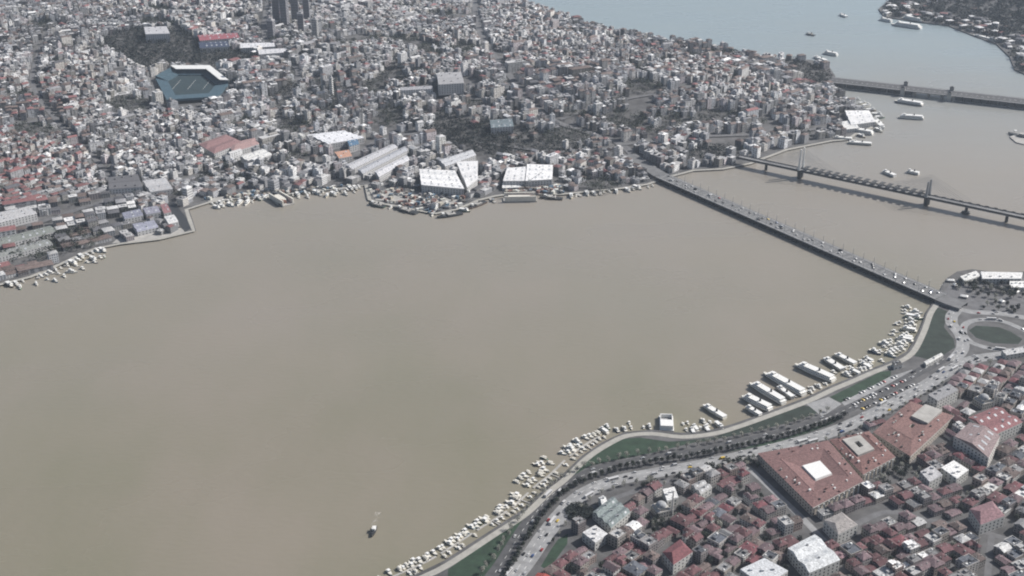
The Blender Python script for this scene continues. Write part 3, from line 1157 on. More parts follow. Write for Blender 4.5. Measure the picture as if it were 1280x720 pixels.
# street lamps of the road bridge
lm_p = MB(); lm_p.tube((0, 0, 0), (0, 0, 9.5), .34, .22, 6, M_STEEL); lm_p.tube((0, 0, 9.4), (0, 1.9, 10.1), .07, .05, 5, M_STEEL); lm_p.tube((0, 0, 9.4), (0, -1.9, 10.1), .07, .05, 5, M_STEEL)
lm_h = MB()
for s in (-1, 1):
    lm_h.box(0, s * 2.3, 10.02, .35, 1.0, .18, M_WHITE)
LP, LH = lm_p.mesh("pole"), lm_h.mesh("lamp_head")
ca, sa = math.cos(rz_at), math.sin(rz_at)
nl = 30
for s in (-1, 1):
    for i in range(nl):
        k = -L_at / 2 + (i + .5) * L_at / nl
        y = s * 10.6
        side = "upstream" if s > 0 else "downstream"
        side = "left" if (Vector((ca * 0 - sa * y, 0)).x < 0) else "right"
        t = thing("street_lamp", f"lamp post {ordinal(i + 1)} from the near end, {side} side of the long road bridge", "street lamp",
                  (c_at.x + ca * k - sa * y, c_at.y + sa * k + ca * y, 7.2), rz_at, "lamp posts along the road bridge")
        link("pole", LP, t)
        link("lamp_head", LH, t)

# cable stayed metro bridge
MA, MBp = unproj(930, 200, 2), unproj(1330, 292, 2)
P1, P2 = unproj(1000, 222, 0), unproj(1158, 256, 0)
d_ = Vector((P2.x - P1.x, P2.y - P1.y))
rzm = math.atan2(d_.y, d_.x)
span = d_.length
cm = (P1 + P2) / 2
t = thing("rail_bridge", "cable stayed metro rail bridge with two pylons and a roofed station in the middle", "bridge", (cm.x, cm.y, 0), rzm)
ZM = 14.0
Lw, Le = 215, 470
m = MB(); m.box((Le - Lw) / 2, 0, ZM - 2.6, Le + Lw, 12.5, 2.6, M_ASPHL); m.build("deck", t)
for s in (-1, 1):
    m = MB(); m.box((Le - Lw) / 2, s * 6.6, ZM - 1.2, Le + Lw, .9, 2.4, M_DARK); m.build("parapet", t)
m = MB()
for y in (-2.2, -3.7, 2.2, 3.7):
    m.box((Le - Lw) / 2, y, ZM, Le + Lw, .15, .18, M_DARK)
m.build("rails", t)
for s in (-1, 1):
    for sy in (-1, 1):
        m = MB(); m.tube((s * span / 2, sy * 2.2, -3), (s * span / 2, sy * 7.6, ZM + 1), 4.0, 2.8, 8, M_DARK); m.tube((s * span / 2, sy * 7.6, ZM + 1), (s * span / 2, sy * 6.0, 50 if s < 0 else 40), 2.4, 1.4, 8, M_WHITE if s < 0 else M_STEEL)
        m.build("pylon", t)
        m = MB()
        for k in range(8):
            for dr in (-1, 1):
                m.tube((s * span / 2, sy * 7.6, 47 - k * 1.8), (s * span / 2 + dr * (76 - k * 8.0), sy * 6.7, ZM), .12, .12, 4, M_STEEL)
        stuff(m.build("cable_fan", t))
for k in (-165, 165, 225, 285, 345, 405):
    m = MB(); m.tube((k, 0, -3), (k, 0, ZM - 2.6), 2.6, 2.2, 10, M_DARK); m.build("pier", t)
for k in (165,):
    m = MB(); m.lathe(k, 0, [(6.5, -2), (6.5, 2.4), (5.5, 3.0)], 14, M_DARK); m.build("fender", t)
n = 16
for k in range(n):
    x = -span / 2 + 10 + k * (span - 20) / (n - 1)
    for s in (-1, 1):
        m = MB()
        m.box(x, s * 4.8, ZM, .5, .5, 5.5, M_DARK)
        m.frame([(x - 3.6, s * 1.2, ZM + 5.5), (x + 3.6, s * 1.2, ZM + 5.5), (x + 3.6, s * 9.2, ZM + 4.6), (x - 3.6, s * 9.2, ZM + 4.6)][::s],
                [(x - 3.6, s * 1.2, ZM + 5.9), (x + 3.6, s * 1.2, ZM + 5.9), (x + 3.6, s * 9.2, ZM + 5.0), (x - 3.6, s * 9.2, ZM + 5.0)][::s], M_DARK, bottom=True)
        m.build("canopy", t)
for k in range(28):
    x = span / 2 + 10 + k * 13.0
    m = MB()
    for s in (-1, 1):
        m.box(x, s * 7.5, ZM - .4, 5.0, 1.6, 2.2, M_DARK)
    stuff(m.build("walkway_screen", t))

# far low bridge with lower gallery and four bascule towers
GA, GB = unproj(1036, 103, 5), unproj(1500, 155.1, 5)
t, Lg, rzg, cg = deck_bridge("double_deck_bridge", "far low two level bridge across the harbour mouth with dark arcades beneath", GA, GB, 40, 11.0, 1.6, 26, M_ASPH, girder=False)
mm = 0
k = -Lg / 2 + 8
while k < Lg / 2:
    if abs(k + Lg * .215) > 40:
        m = MB(); m.box(k + 6, 0, 2.0, 13.5, 36, 7.2, M_DARK); m.box(k + 6, 0, 1.2, 15.5, 38, .9, M_CONC); m.build("gallery", t)
    k += 16
for sx in (-1, 1):
    for sy in (-1, 1):
        m = MB(); m.box(-Lg * .215 + sx * 44, sy * 19.5, -2, 8, 6, 19, M_CONC); m.frame([(-Lg * .215 + sx * 44 + a, sy * 19.5 + b, 17) for a, b in ((-4.6, -3.6), (4.6, -3.6), (4.6, 3.6), (-4.6, 3.6))], [(-Lg * .215 + sx * 44 + a, sy * 19.5 + b, 19.5) for a, b in ((-1, -1), (1, -1), (1, 1), (-1, 1))], M_DARK)
        m.build("tower", t)

# ------------------------------------------------------------------ vehicles
def car_mesh(kind):
    b = MB()
    L, W = (4.5, 1.8) if kind == 0 else ((6.0, 2.1) if kind == 1 else (12, 2.55))
    if kind == 0:
        prof = [(-L / 2, .35), (-L / 2, .9), (-1.7, 1.0), (-1.1, 1.45), (.5, 1.48), (1.2, .98), (L / 2 - .1, .82), (L / 2, .4)]
    elif kind == 1:
        prof = [(-L / 2, .4), (-L / 2, 2.2), (1.3, 2.25), (2.1, 1.3), (L / 2, 1.1), (L / 2, .4)]
    else:
        prof = [(-L / 2, .4), (-L / 2, 3.0), (L / 2 - .3, 3.0), (L / 2, 1.2), (L / 2, .4)]
    n = len(prof)
    base = len(b.v)
    b.v += [(x, -W / 2, z) for x, z in prof] + [(x, W / 2, z) for x, z in prof]
    for i in range(n):
        j = (i + 1) % n
        b.face((base + i, base + j, base + n + j, base + n + i), M_HULL)
    b.face(tuple(base + i for i in reversed(range(n))), M_HULL)
    b.face(tuple(base + n + i for i in range(n)), M_HULL)
    g = MB()
    if kind == 0:
        g.box(-.35, 0, 1.02, 1.9, W + .03, .32, M_GLASS)
        g.poly([(.56, -.7, 1.47), (.56, .7, 1.47), (1.22, .75, 1.02), (1.22, -.75, 1.02)][::-1], M_GLASS)
    else:
        z = 1.3 if kind == 1 else 1.5
        g.box(-.3, 0, z, L * .75, W + .04, .7 if kind == 1 else 1.0, M_GLASS)
    wm = MB()
    for x in (-L * .3, L * .3):
        for y in (-W / 2 + .1, W / 2 - .1):
            wm.tube((x, y - .13, .34), (x, y + .13, .34), .34, .34, 8, M_RUBBER)
    return [("body", b.mesh("body")), ("window", g.mesh("window")), ("wheels", wm.mesh("wheels"))]


CARS = [car_mesh(k) for k in range(3)]
CARC = [("white", (.52, .52, .52)), ("silver", (.42, .43, .44)), ("dark grey", (.05, .05, .055)), ("black", (.02, .02, .022)), ("red", (.3, .03, .03)), ("yellow", (.6, .42, .05)), ("blue", (.04, .08, .2))]
CAR_ITEMS = []


def place_car(x, y, z, rz, kind=0, ci=None, group="cars on the shore road"):
    if ci is None:
        ci = random.choices(range(7), (48, 18, 12, 8, 5, 6, 3))[0]
    t = thing(["car", "van", "bus"][kind], "car", ["car", "van", "bus"][kind], (x, y, z), rz, group)
    for nm, me_ in CARS[kind]:
        o = link(nm, me_, t, CARC[ci][1])
        if nm == "wheels":
            o['kind'] = 'stuff'
    CAR_ITEMS.append((t, CARC[ci][0], ["car", "van", "bus"][kind], proj((x, y, z))[0], group))
    return t


def traffic(line, offs, step, z, group, u_lo=480, u_hi=1290):
    L = length(line)
    for of in offs:
        ln = offset(line, of) if abs(of) > .01 else line
        d = random.uniform(0, step)
        Lo = length(ln)
        while d < Lo:
            p, a = at_dist(ln, d)
            u, v = proj((p.x, p.y, z))[0]
            if u_lo < u < u_hi and v < 735:
                kind = random.choices((0, 1, 2), (82, 12, 6))[0]
                place_car(p.x, p.y, z, a + (math.pi if of > 0 else 0), kind, 0 if kind == 2 else None, group)
            d += step * random.uniform(.5, 1.7)


traffic(R1, (-3.2, 3.2), 55, 2.12, "cars on the dark carriageway")
traffic(R2, (-6.4, -2, 2, 6.4), 25, 2.15, "cars on the pale shore road")
traffic(R3, (-3.5, 3.5), 24, 2.21, "cars at the junction")
traffic(R4, (0,), 22, 2.24, "cars round the oval lawn")
traffic(R5, (-3, 3), 28, 2.18, "cars on the ferry square road")
at_line = [Vector((c_at.x - ca * L_at / 2, c_at.y - sa * L_at / 2)), Vector((c_at.x + ca * L_at / 2, c_at.y + sa * L_at / 2))]
traffic(at_line, (-6.5, -2.2, 2.2, 6.5), 34, 7.04, "vehicles on the long road bridge")
# parked rows
pa, pb = unproj(1062, 503, 2), unproj(1128, 472, 2)
dv = (pb - pa); dl = dv.length; dv.normalize()
nv = Vector((dv.y, -dv.x, 0))
for row in range(3):
    k = 0.0
    while k < dl:
        if random.random() < .6:
            q_ = pa + dv * k + nv * (-6 + row * 12)
            place_car(q_.x, q_.y, 2.07, math.atan2(-nv.y, -nv.x), 0, None, "cars in the striped car park")
        k += 5.2

# ------------------------------------------------------------------ landmark buildings
KEEP_OUT_NEAR, KEEP_OUT_FAR = [], []
NEAR_MARKS, FAR_MARKS = [], []
ROOFRED = (.200, .115, .110)
ROOFC = {"red": (.17, .066, .076), "maroon": (.132, .066, .072), "mauve": (.165, .118, .128), "brown": (.135, .105, .098), "grey": (.22, .22, .225), "pale grey": (.42, .42, .42), "white": (.72, .72, .71), "slate": (.10, .11, .13), "teal grey": (.17, .21, .21), "pinkish": (.24, .155, .17)}
WALLC = [(.30, .28, .26), (.36, .33, .30), (.44, .42, .40), (.26, .24, .24), (.32, .26, .24), (.55, .54, .52), (.20, .18, .18)]


def quad_w(q4, z):
    return [unproj(u, v, z) for u, v in q4]


def wall_windows(b, P, z0, z1, sp=4.0, ww=1.5, wh=1.6, floor=3.6, m=M_GLASS):
    k = len(P)
    ar = sum(P[i].x * P[(i + 1) % k].y - P[(i + 1) % k].x * P[i].y for i in range(k))
    sg = 1 if ar > 0 else -1
    for i in range(k):
        a, c = Vector(P[i][:2]), Vector(P[(i + 1) % k][:2])
        d = c - a
        L = d.length
        if L < 3:
            continue
        d.normalize()
        nrm = Vector((d.y, -d.x)) * sg
        n = max(1, int(L / sp))
        z = z0 + 1.1
        while z + wh < z1:
            for j in range(n):
                s = (j + .5) * L / n
                o = a + d * s + nrm * .0
                b.box(o.x, o.y, z, ww, .12, wh, m, rz=math.atan2(d.y, d.x))
            z += floor


def lerp(a, b, t):
    return a + (b - a) * t


def court_building(name, label, q4, h, roofcol, courts, wallcol=(.46, .42, .37), z0=2.0, ridge=2.3, wing=.27):
    """four winged building round a courtyard; q4 are the eaves corners in order"""
    P = quad_w(q4, z0 + h)
    c = sum(P, Vector()) / 4
    t = thing(name, label, "building", (c.x, c.y, z0))
    KEEP_OUT_NEAR.append([(p.x, p.y) for p in P])
    loc = [Vector((p.x - c.x, p.y - c.y, 0)) for p in P]

    def pt(s, r, z):
        a = lerp(loc[0], loc[1], s); b_ = lerp(loc[3], loc[2], s)
        q = lerp(a, b_, r)
        return (q.x, q.y, z)
    cu0, cu1, cv0, cv1 = courts
    m = MB()
    m.frame([pt(0, 0, 0), pt(1, 0, 0), pt(1, 1, 0), pt(0, 1, 0)], [pt(0, 0, h), pt(1, 0, h), pt(1, 1, h), pt(0, 1, h)], M_WALL, cap=False)
    m.frame([pt(cu0, cv0, 0), pt(cu0, cv1, 0), pt(cu1, cv1, 0), pt(cu1, cv0, 0)], [pt(cu0, cv0, h), pt(cu0, cv1, h), pt(cu1, cv1, h), pt(cu1, cv0, h)], M_WALL, cap=False)
    m.build("wall", t, wallcol)
    g = MB()
    wall_windows(g, [Vector(pt(*s, 0)) for s in ((0, 0), (1, 0), (1, 1), (0, 1))], 0, h, 4.4)
    stuff(g.build("facade_windows", t))
    mids = [(cu0 / 2, cv0 / 2), (1 - (1 - cu1) / 2, cv0 / 2), (1 - (1 - cu1) / 2, 1 - (1 - cv1) / 2), (cu0 / 2, 1 - (1 - cv1) / 2)]
    O = [(-.008, -.008), (1.008, -.008), (1.008, 1.008), (-.008, 1.008)]
    I = [(cu0, cv0), (cu1, cv0), (cu1, cv1), (cu0, cv1)]
    for i in range(4):
        j = (i + 1) % 4
        r = MB()
        r.poly([pt(*O[i], h + .05), pt(*O[j], h + .05), pt(*mids[j], h + ridge), pt(*mids[i], h + ridge)], M_ROOF)
        r.poly([pt(*mids[i], h + ridge), pt(*mids[j], h + ridge), pt(*I[j], h + .05), pt(*I[i], h + .05)], M_ROOF)
        # tile ridge cap
        r.tube(pt(*mids[i], h + ridge), pt(*mids[j], h + ridge), .25, .25, 5, M_ROOF)
        rr = random.Random(i + len(label))
        jj = rr.uniform(.85, 1.12)
        ro = r.build("roof", t, tuple(v_ * jj for v_ in roofcol))
        for q_ in range(7):
            s_, r_ = rr.uniform(.1, .9), rr.uniform(.15, .85)
            a0, a1 = O[i], O[j]
            b0, b1 = mids[i], mids[j]
            su = (a0[0] + (a1[0] - a0[0]) * s_) * (1 - r_) + (b0[0] + (b1[0] - b0[0]) * s_) * r_
            sv = (a0[1] + (a1[1] - a0[1]) * s_) * (1 - r_) + (b0[1] + (b1[1] - b0[1]) * s_) * r_
            c_ = MB(); pz = pt(su, sv, 0)
            c_.box(pz[0], pz[1], h + ridge * r_ - .3, rr.uniform(1, 2.6), rr.uniform(.9, 1.8), rr.uniform(1.2, 2.2), rr.choice((M_CONC, M_WHITE, M_DARK, M_ROOF)), rz=.6)
            c_.build("dormer" if q_ % 2 else "chimney", ro, roofcol)
    f = MB()
    e = .015
    f.frame([pt(-.01, 1 + e, h - .5), pt(1.01, 1 + e, h - .5), pt(1.01, 1.004, h - .5), pt(-.01, 1.004, h - .5)], [pt(-.01, 1 + e, h), pt(1.01, 1 + e, h), pt(1.01, 1.004, h), pt(-.01, 1.004, h)], M_CONC, bottom=True)
    f.build("cornice", t)
    return t, pt, h


tA, ptA, hA = court_building("red_roof_complex", "largest red roofed block, with a white glazed square over its courtyard", [(948, 567), (1035, 551), (1079, 601), (1016, 634)], 10.5, ROOFRED, (.36, .66, .38, .68))
m = MB()
m.frame([ptA(.36, .38, hA - 2), ptA(.66, .38, hA - 2), ptA(.66, .68, hA - 2), ptA(.36, .68, hA - 2)], [ptA(.37, .39, hA + 1.8), ptA(.65, .39, hA + 1.8), ptA(.65, .67, hA + 1.8), ptA(.37, .67, hA + 1.8)], M_WHITE)
m.build("courtyard_canopy", tA)
m = MB()
for k in range(9):
    s = .02 + k * .12
    q0, q1 = ptA(.1 + k * .1, 1.02, 0), ptA(.1 + k * .1, 1.02, 0)
    m.box(q0[0], q0[1], 0, 1.1, 1.1, 9.5, M_WHITE)
stuff(m.build("arcade_columns", tA))
tB, ptB, hB = court_building("red_roof_complex", "middle red roofed block, its dark courtyard framed by pale flat roofing", [(1037, 550), (1086, 539), (1119, 571), (1079, 593)], 10, (.21, .115, .105), (.28, .62, .18, .56))
m = MB()
e0, e1, f0, f1 = .22, .68, .12, .62
i0, i1, j0, j1 = .40, .52, .28, .45
for (a0, a1, b0, b1) in ((e0, i0, f0, f1), (i1, e1, f0, f1), (i0, i1, f0, j0), (i0, i1, j1, f1)):
    m.frame([ptB(a0, b0, hB - 1), ptB(a1, b0, hB - 1), ptB(a1, b1, hB - 1), ptB(a0, b1, hB - 1)], [ptB(a0, b0, hB + 3.2), ptB(a1, b0, hB + 3.2), ptB(a1, b1, hB + 3.2), ptB(a0, b1, hB + 3.2)], M_CONC, bottom=True)
m.build("flat_roof_frame", tB)
m = MB()
for k in range(8):
    q0 = ptB(.08 + k * .12, 1.02, 0)
    m.box(q0[0], q0[1], 0, 1.1, 1.1, 8.8, M_WHITE)
stuff(m.build("arcade_columns", tB))
tC, ptC, hC = court_building("red_roof_complex", "upper red roofed block with a pale grey flat roof in one corner", [(1092, 540), (1138, 502), (1192, 520), (1138, 570)], 9.5, (.215, .125, .115), (.46, .54, .46, .54))
m = MB(); m.frame([ptC(.62, .35, hC), ptC(.98, .35, hC), ptC(.98, .75, hC), ptC(.62, .75, hC)], [ptC(.62, .35, hC + 4), ptC(.98, .35, hC + 4), ptC(.98, .75, hC + 4), ptC(.62, .75, hC + 4)], M_CONC)
m.build("flat_roof", tC)
NEAR_MARKS += [("the largest red block", (1014, 594)), ("the middle red block", (1077, 563)), ("the upper red block", (1140, 534))]


def shed(name, label, cat, q4, h, roofcol, n=1, ridge=3.0, wallcol=(.5, .5, .48), far=False, kind='gable', z0=None, rn="roof"):
    """hall on a quad; ridges run from edge a-d to edge b-c, n gables side by side across a-d"""
    c0 = ground_at(sum(p[0] for p in q4) / 4, sum(p[1] for p in q4) / 4) if far else Vector((0, 0, 2))
    zb = c0.z if z0 is None else z0
    P = quad_w(q4, zb + h)
    c = sum(P, Vector()) / 4
    (KEEP_OUT_FAR if far else KEEP_OUT_NEAR).append([(p.x, p.y) for p in P])
    loc = [Vector((p.x - c.x, p.y - c.y, 0)) for p in P]
    t = thing(name, label, cat, (c.x, c.y, zb))

    def pt(s, r, z):
        q = lerp(lerp(loc[0], loc[1], s), lerp(loc[3], loc[2], s), r)
        return (q.x, q.y, z)
    m = MB()
    m.frame([pt(0, 0, -3), pt(1, 0, -3), pt(1, 1, -3), pt(0, 1, -3)], [pt(0, 0, h), pt(1, 0, h), pt(1, 1, h), pt(0, 1, h)], M_WALL)
    m.build("wall", t, wallcol)
    g = MB()
    wall_windows(g, [Vector(pt(*s, 0)) for s in ((0, 0), (1, 0), (1, 1), (0, 1))], 0, h, 4.5)
    if g.f:
        stuff(g.build("facade_windows", t))
    for k in range(n):
        a, b_ = k / n, (k + 1) / n
        r = MB()
        if kind == 'gable':
            mid = (a + b_) / 2
            r.frame([pt(-.01, a, h), pt(1.01, a, h), pt(1.01, b_, h), pt(-.01, b_, h)], [pt(0, mid - .001, h + ridge), pt(1, mid - .001, h + ridge), pt(1, mid + .001, h + ridge), pt(0, mid + .001, h + ridge)], M_ROOF)
        elif kind == 'hip':
            mid = (a + b_) / 2
            r.frame([pt(-.01, a, h), pt(1.01, a, h), pt(1.01, b_, h), pt(-.01, b_, h)], [pt(.2, mid - .001, h + ridge), pt(.8, mid - .001, h + ridge), pt(.8, mid + .001, h + ridge), pt(.2, mid + .001, h + ridge)], M_ROOF)
        else:
            r.frame([pt(-.01, a, h + .002), pt(1.01, a, h + .002), pt(1.01, b_, h + .002), pt(-.01, b_, h + .002)], [pt(0, a + .01, h + .8), pt(1, a + .01, h + .8), pt(1, b_ - .01, h + .8), pt(0, b_ - .01, h + .8)], M_ROOF)
            for j in range(3):
                q = pt(.2 + .28 * j + random.uniform(-.05, .05), random.uniform(a + .2 / n, b_ - .2 / n), 0)
                r.box(q[0], q[1], h + .8, 2.5, 2, 1.6, M_ROOF)
        jr_ = random.uniform(.9, 1.06)
        ro = r.build(rn, t, tuple(min(.8, v_ * jr_) for v_ in roofcol))
        if kind == 'gable':
            Lr = (P[1] - P[0]).length
            nk = max(2, int(Lr / 9))
            for q_ in range(nk):
                e0 = (q_ + .35) / nk
                e1 = (q_ + .62) / nk
                for (m0, m1, zz0, zz1) in ((a + (b_ - a) * .18, a + (b_ - a) * .36, .36, .72), (a + (b_ - a) * .64, a + (b_ - a) * .82, .72, .36)):
                    if random.random() < .25:
                        continue
                    sk = MB()
                    o_ = .12
                    sk.poly([pt(e0, m0, h + ridge * zz0 + o_), pt(e0, m1, h + ridge * zz1 + o_), pt(e1, m1, h + ridge * zz1 + o_), pt(e1, m0, h + ridge * zz0 + o_)], M_SKYL)
                    sk.poly([pt(e0, m0, h + ridge * zz0 - .3), pt(e0, m0, h + ridge * zz0 + o_), pt(e1, m0, h + ridge * zz0 + o_), pt(e1, m0, h + ridge * zz0 - .3)], M_SKYL)
                    sk.build("skylight", ro)
            for q_ in range(max(1, nk // 3)):
                vq = pt((q_ + .5) / max(1, nk // 3), (a + b_) / 2, 0)
                vm = MB(); vm.box(vq[0], vq[1], h + ridge - .3, 1.6, 1.6, 1.5, M_STEEL); vm.build("roof_vent", ro)
    return t


N = lambda lab, pos: NEAR_MARKS.append((lab, pos))
Fm = lambda lab, pos: FAR_MARKS.append((lab, pos))
shed("gabled_hall", "large pale hall with mauve gable roof and bright end wall, right of the red blocks", "building", [(1193, 545), (1212, 528), (1250, 545), (1236, 572)], 16, (.27, .21, .21), 1, 4, (.62, .60, .57)); N("the pale gabled hall", (1222, 552))
shed("red_hall", "red roofed hall directly above the pale gabled hall", "building", [(1210, 522), (1245, 508), (1278, 528), (1245, 543)], 12, (.25, .12, .125), 2, 3); N("the red roofed hall", (1244, 524))
shed("white_block", "bright white flat roofed block below the pale gabled hall", "building", [(1176, 585), (1192, 576), (1211, 588), (1196, 599)], 10, ROOFC["white"], 1, kind='flat'); N("the bright white block", (1194, 588))
shed("white_block", "large white sloping roof at the bottom edge below the largest red block", "building", [(985, 685), (1018, 668), (1050, 700), (1012, 716)], 12, (.62, .64, .65), 2, 2.5); N("the large white roof", (1016, 693))
shed("white_block", "pale grey flat roof cut by the bottom edge, left of the large white roof", "building", [(925, 712), (955, 698), (985, 714), (955, 734)], 12, (.6, .62, .64), 1, kind='flat'); N("the bottom edge roof", (955, 714))
shed("market_hall", "teal grey market hall with three parallel gabled roofs beside the dark oval garden", "building", [(741, 640), (765, 621), (788, 640), (764, 660)], 8, (.20, .235, .235), 3, 2.0); N("the teal grey market hall", (764, 641))
shed("small_hall", "white roofed shop at the upper corner of the teal market hall", "building", [(748, 622), (754, 619), (760, 630), (753, 633)], 7, ROOFC["white"])
shed("white_block", "white flat roofed block below the dark oval garden", "building", [(728, 666), (744, 657), (760, 668), (744, 679)], 9, (.62, .62, .62), 1, kind='flat'); N("the white block by the garden", (744, 668))
shed("white_block", "bright white roof between the shore road and the small mosque", "building", [(828, 612), (843, 609), (848, 622), (834, 627)], 8, ROOFC["white"], 1, kind='flat'); N("the bright roof by the mosque", (838, 618))
shed("villa", "pair of pale roofed villas above the maroon houses near the shore road", "building", [(864, 606), (878, 600), (890, 609), (876, 618)], 8, ROOFC["pale grey"], 2, 2)
shed("school", "broad red hipped school roof left of the large white roof", "building", [(828, 690), (850, 674), (866, 690), (842, 706)], 11, (.18, .072, .08), 1, 4, kind='hip'); N("the broad red hipped roof", (847, 690))
shed("school", "pink roofed hall near the lower right corner", "building", [(1212, 636), (1240, 626), (1256, 645), (1226, 656)], 12, (.26, .155, .17), 1, 4, kind='hip'); N("the pink roofed hall", (1233, 641))
shed("office_block", "long grey office block behind the striped car park", "building", [(1160, 494), (1186, 480), (1198, 488), (1172, 502)], 14, (.3, .3, .31), 1, kind='flat'); N("the long grey office block", (1178, 490))
shed("rotunda_base", "low red building at the bottom edge beside the green slope", "building", [(662, 728), (672, 716), (692, 722), (680, 735)], 6, (.3, .06, .05), 1, 2); N("the low red building", (676, 724))
shed("school", "brown hipped block directly below the largest red block", "building", [(1030, 650), (1052, 640), (1072, 656), (1048, 668)], 12, (.3, .28, .27), 1, 3, kind='hip'); N("the grey-brown block", (1050, 653))
shed("terrace", "row of pale flat roofed blocks right of the garden below the upper red block", "building", [(1150, 590), (1165, 582), (1178, 594), (1162, 603)], 11, (.45, .45, .46), 1, kind='flat')

# dark oval garden
p0 = unproj(724, 641, 2)
b = crown_mesh(1, 1, 1, M_LEAFD, 1)
b = MB()
rr = random.Random(4)
for k in range(2600):
    a, r_ = rr.uniform(0, 6.283), math.sqrt(rr.random())
    x, y = p0.x + 13 * r_ * math.cos(a), p0.y + 15 * r_ * math.sin(a)
    z = 2 + rr.uniform(.3, 3.2)
    A_ = Vector((rr.gauss(0, 1), rr.gauss(0, 1), rr.gauss(0, .5))) * .5
    B_ = Vector((rr.gauss(0, 1), rr.gauss(0, 1), rr.gauss(0, .5))) * .5
    q = Vector((x, y, z))
    b.poly([q - A_, q + B_, q + A_, q - B_], M_LEAFD)
o = stuff(b.build("shrubbery"))
o['label'] = "dark oval bed of shrubs beside the teal grey market hall"
KEEP_OUT_NEAR.append([(p0.x + 17 * math.cos(a), p0.y + 19 * math.sin(a)) for a in np.linspace(0, 6.2, 14)])
N("the dark oval garden", (724, 641))


def mosque(u, v, label, s=1.0, col=(.36, .37, .38)):
    p = unproj(u, v, 2)
    t = thing("mosque", label, "mosque", (p.x, p.y, 2), .4)
    t.scale = (s, s, s)
    m = MB(); m.box(0, 0, 0, 18, 18, 9, M_WALL); m.box(0, 0, 9, 13.5, 13.5, 3, M_WALL); m.build("wall", t, (.48, .46, .42))
    g = MB(); wall_windows(g, [Vector((x, y, 0)) for x, y in ((-9, -9), (9, -9), (9, 9), (-9, 9))], 0, 8, 3.4, 1.2, 2, 4); stuff(g.build("facade_windows", t))
    m = MB(); m.lathe(0, 0, [(6.4 * math.cos(a), 12 + 5.2 * math.sin(a)) for a in np.linspace(0, 1.5, 8)], 20, M_ROOF); m.build("dome", t, col)
    for x, y in ((-6.5, -6.5), (6.5, -6.5), (6.5, 6.5), (-6.5, 6.5)):
        m = MB(); m.lathe(x, y, [(2.2 * math.cos(a), 9 + 2.0 * math.sin(a)) for a in np.linspace(0, 1.5, 5)], 12, M_ROOF); m.build("small_dome", t, col)
    m = MB(); m.lathe(10.6, -8, [(1.4, 0), (1.2, 8), (1.0, 9), (.95, 24), (1.7, 24.6), (1.7, 25.6), (.85, 25.8), (.8, 30), (.95, 30.2), (.05, 36)], 12, M_WALL); m.build("minaret", t, (.6, .58, .55))
    KEEP_OUT_NEAR.append([(p.x + a * 14 * s, p.y + b_ * 14 * s) for a, b_ in ((-1, -1), (1, -1), (1, 1), (-1, 1))])
    return t


mosque(826, 642, "small grey domed mosque with one pale minaret among dark trees", .8); N("the domed mosque", (826, 642))
mosque(1228, 507, "domed mosque with a tall white minaret above the red roofed hall", .85); N("the mosque above the red hall", (1228, 507))

# ferry square buildings by the near end of the bridge
shed("terminal", "long bright white quayside roof at the upper edge of the ferry square", "building", [(1226, 340), (1278, 341), (1276, 349), (1228, 349)], 7, (.78, .78, .77), 1, kind='flat', z0=2.0)
shed("terminal", "low white roof just right of the bridge foot", "building", [(1200, 346), (1220, 339), (1226, 345), (1206, 352)], 5, (.7, .7, .68), 1, kind='flat', z0=2.0)
shed("kiosk", "small white kiosk by the right edge above the ferry square trees", "building", [(1262, 352), (1280, 352), (1280, 360), (1262, 360)], 6, (.75, .75, .73), 1, kind='flat', z0=2.0)
KIO = [(1188, 352, "left of the low white roof at the bridge foot"), (1194, 358, "below the low white roof at the bridge foot"), (1232, 352, "below the left end of the long quayside roof"), (1246, 353, "below the middle of the long quayside roof"),
       (1216, 352, "right of the low white roof at the bridge foot"), (1270, 366, "near the right edge below the white kiosk building"), (1205, 372, "at the upper left corner of the ferry square trees"), (1252, 378, "just above the ring road of the oval lawn")]
for ku, kv, kl in KIO:
    p = unproj(ku, kv, 2)
    t = thing("market_stall", "pale canopied stall " + kl, "stall", (p.x, p.y, 2), random.uniform(0, 3), "stalls on the ferry square")
    a_, b_2 = random.uniform(5, 9), random.uniform(4, 6)
    m = MB(); m.box(0, 0, 0, a_, b_2, 2.6, M_WALL); m.build("counter", t, random.choice(WALLC))
    m = MB(); m.frame([(-a_ * .6, -b_2 * .6, 2.6), (a_ * .6, -b_2 * .6, 2.6), (a_ * .6, b_2 * .6, 2.6), (-a_ * .6, b_2 * .6, 2.6)], [(-a_ * .3, -.2, 4), (a_ * .3, -.2, 4), (a_ * .3, .2, 4), (-a_ * .3, .2, 4)], M_WHITE, bottom=True)
    m.build("awning", t)
shed("bus_shelter", "pale curved bus shelter on the corner lawn by the junction", "shelter", [(1155, 452), (1176, 441), (1179, 444), (1158, 456)], 4, (.6, .6, .58), 1, .6, z0=2.0)
shed("kiosk", "dark kiosk at the corner where the promenade turns up to the bridge", "building", [(1115, 452), (1124, 450), (1128, 456), (1118, 458)], 5, (.06, .06, .06), 1, 1, z0=2.0)
shed("row_block", "pale row of shops right of the oval lawn", "building", [(1252, 438), (1278, 434), (1282, 440), (1258, 444)], 7, (.55, .55, .55), 2, 1)

# ------------------------------------------------------------------ far landmarks
def FS(name, label, q4, h, col, n=1, ridge=2.5, kind='gable', wallcol=(.5, .5, .5), mark=None, cat="building"):
    o = shed(name, label, cat, q4, h, col, n, ridge, wallcol, True, kind)
    if mark:
        Fm(mark, (sum(p[0] for p in q4) / 4, sum(p[1] for p in q4) / 4))
    return o


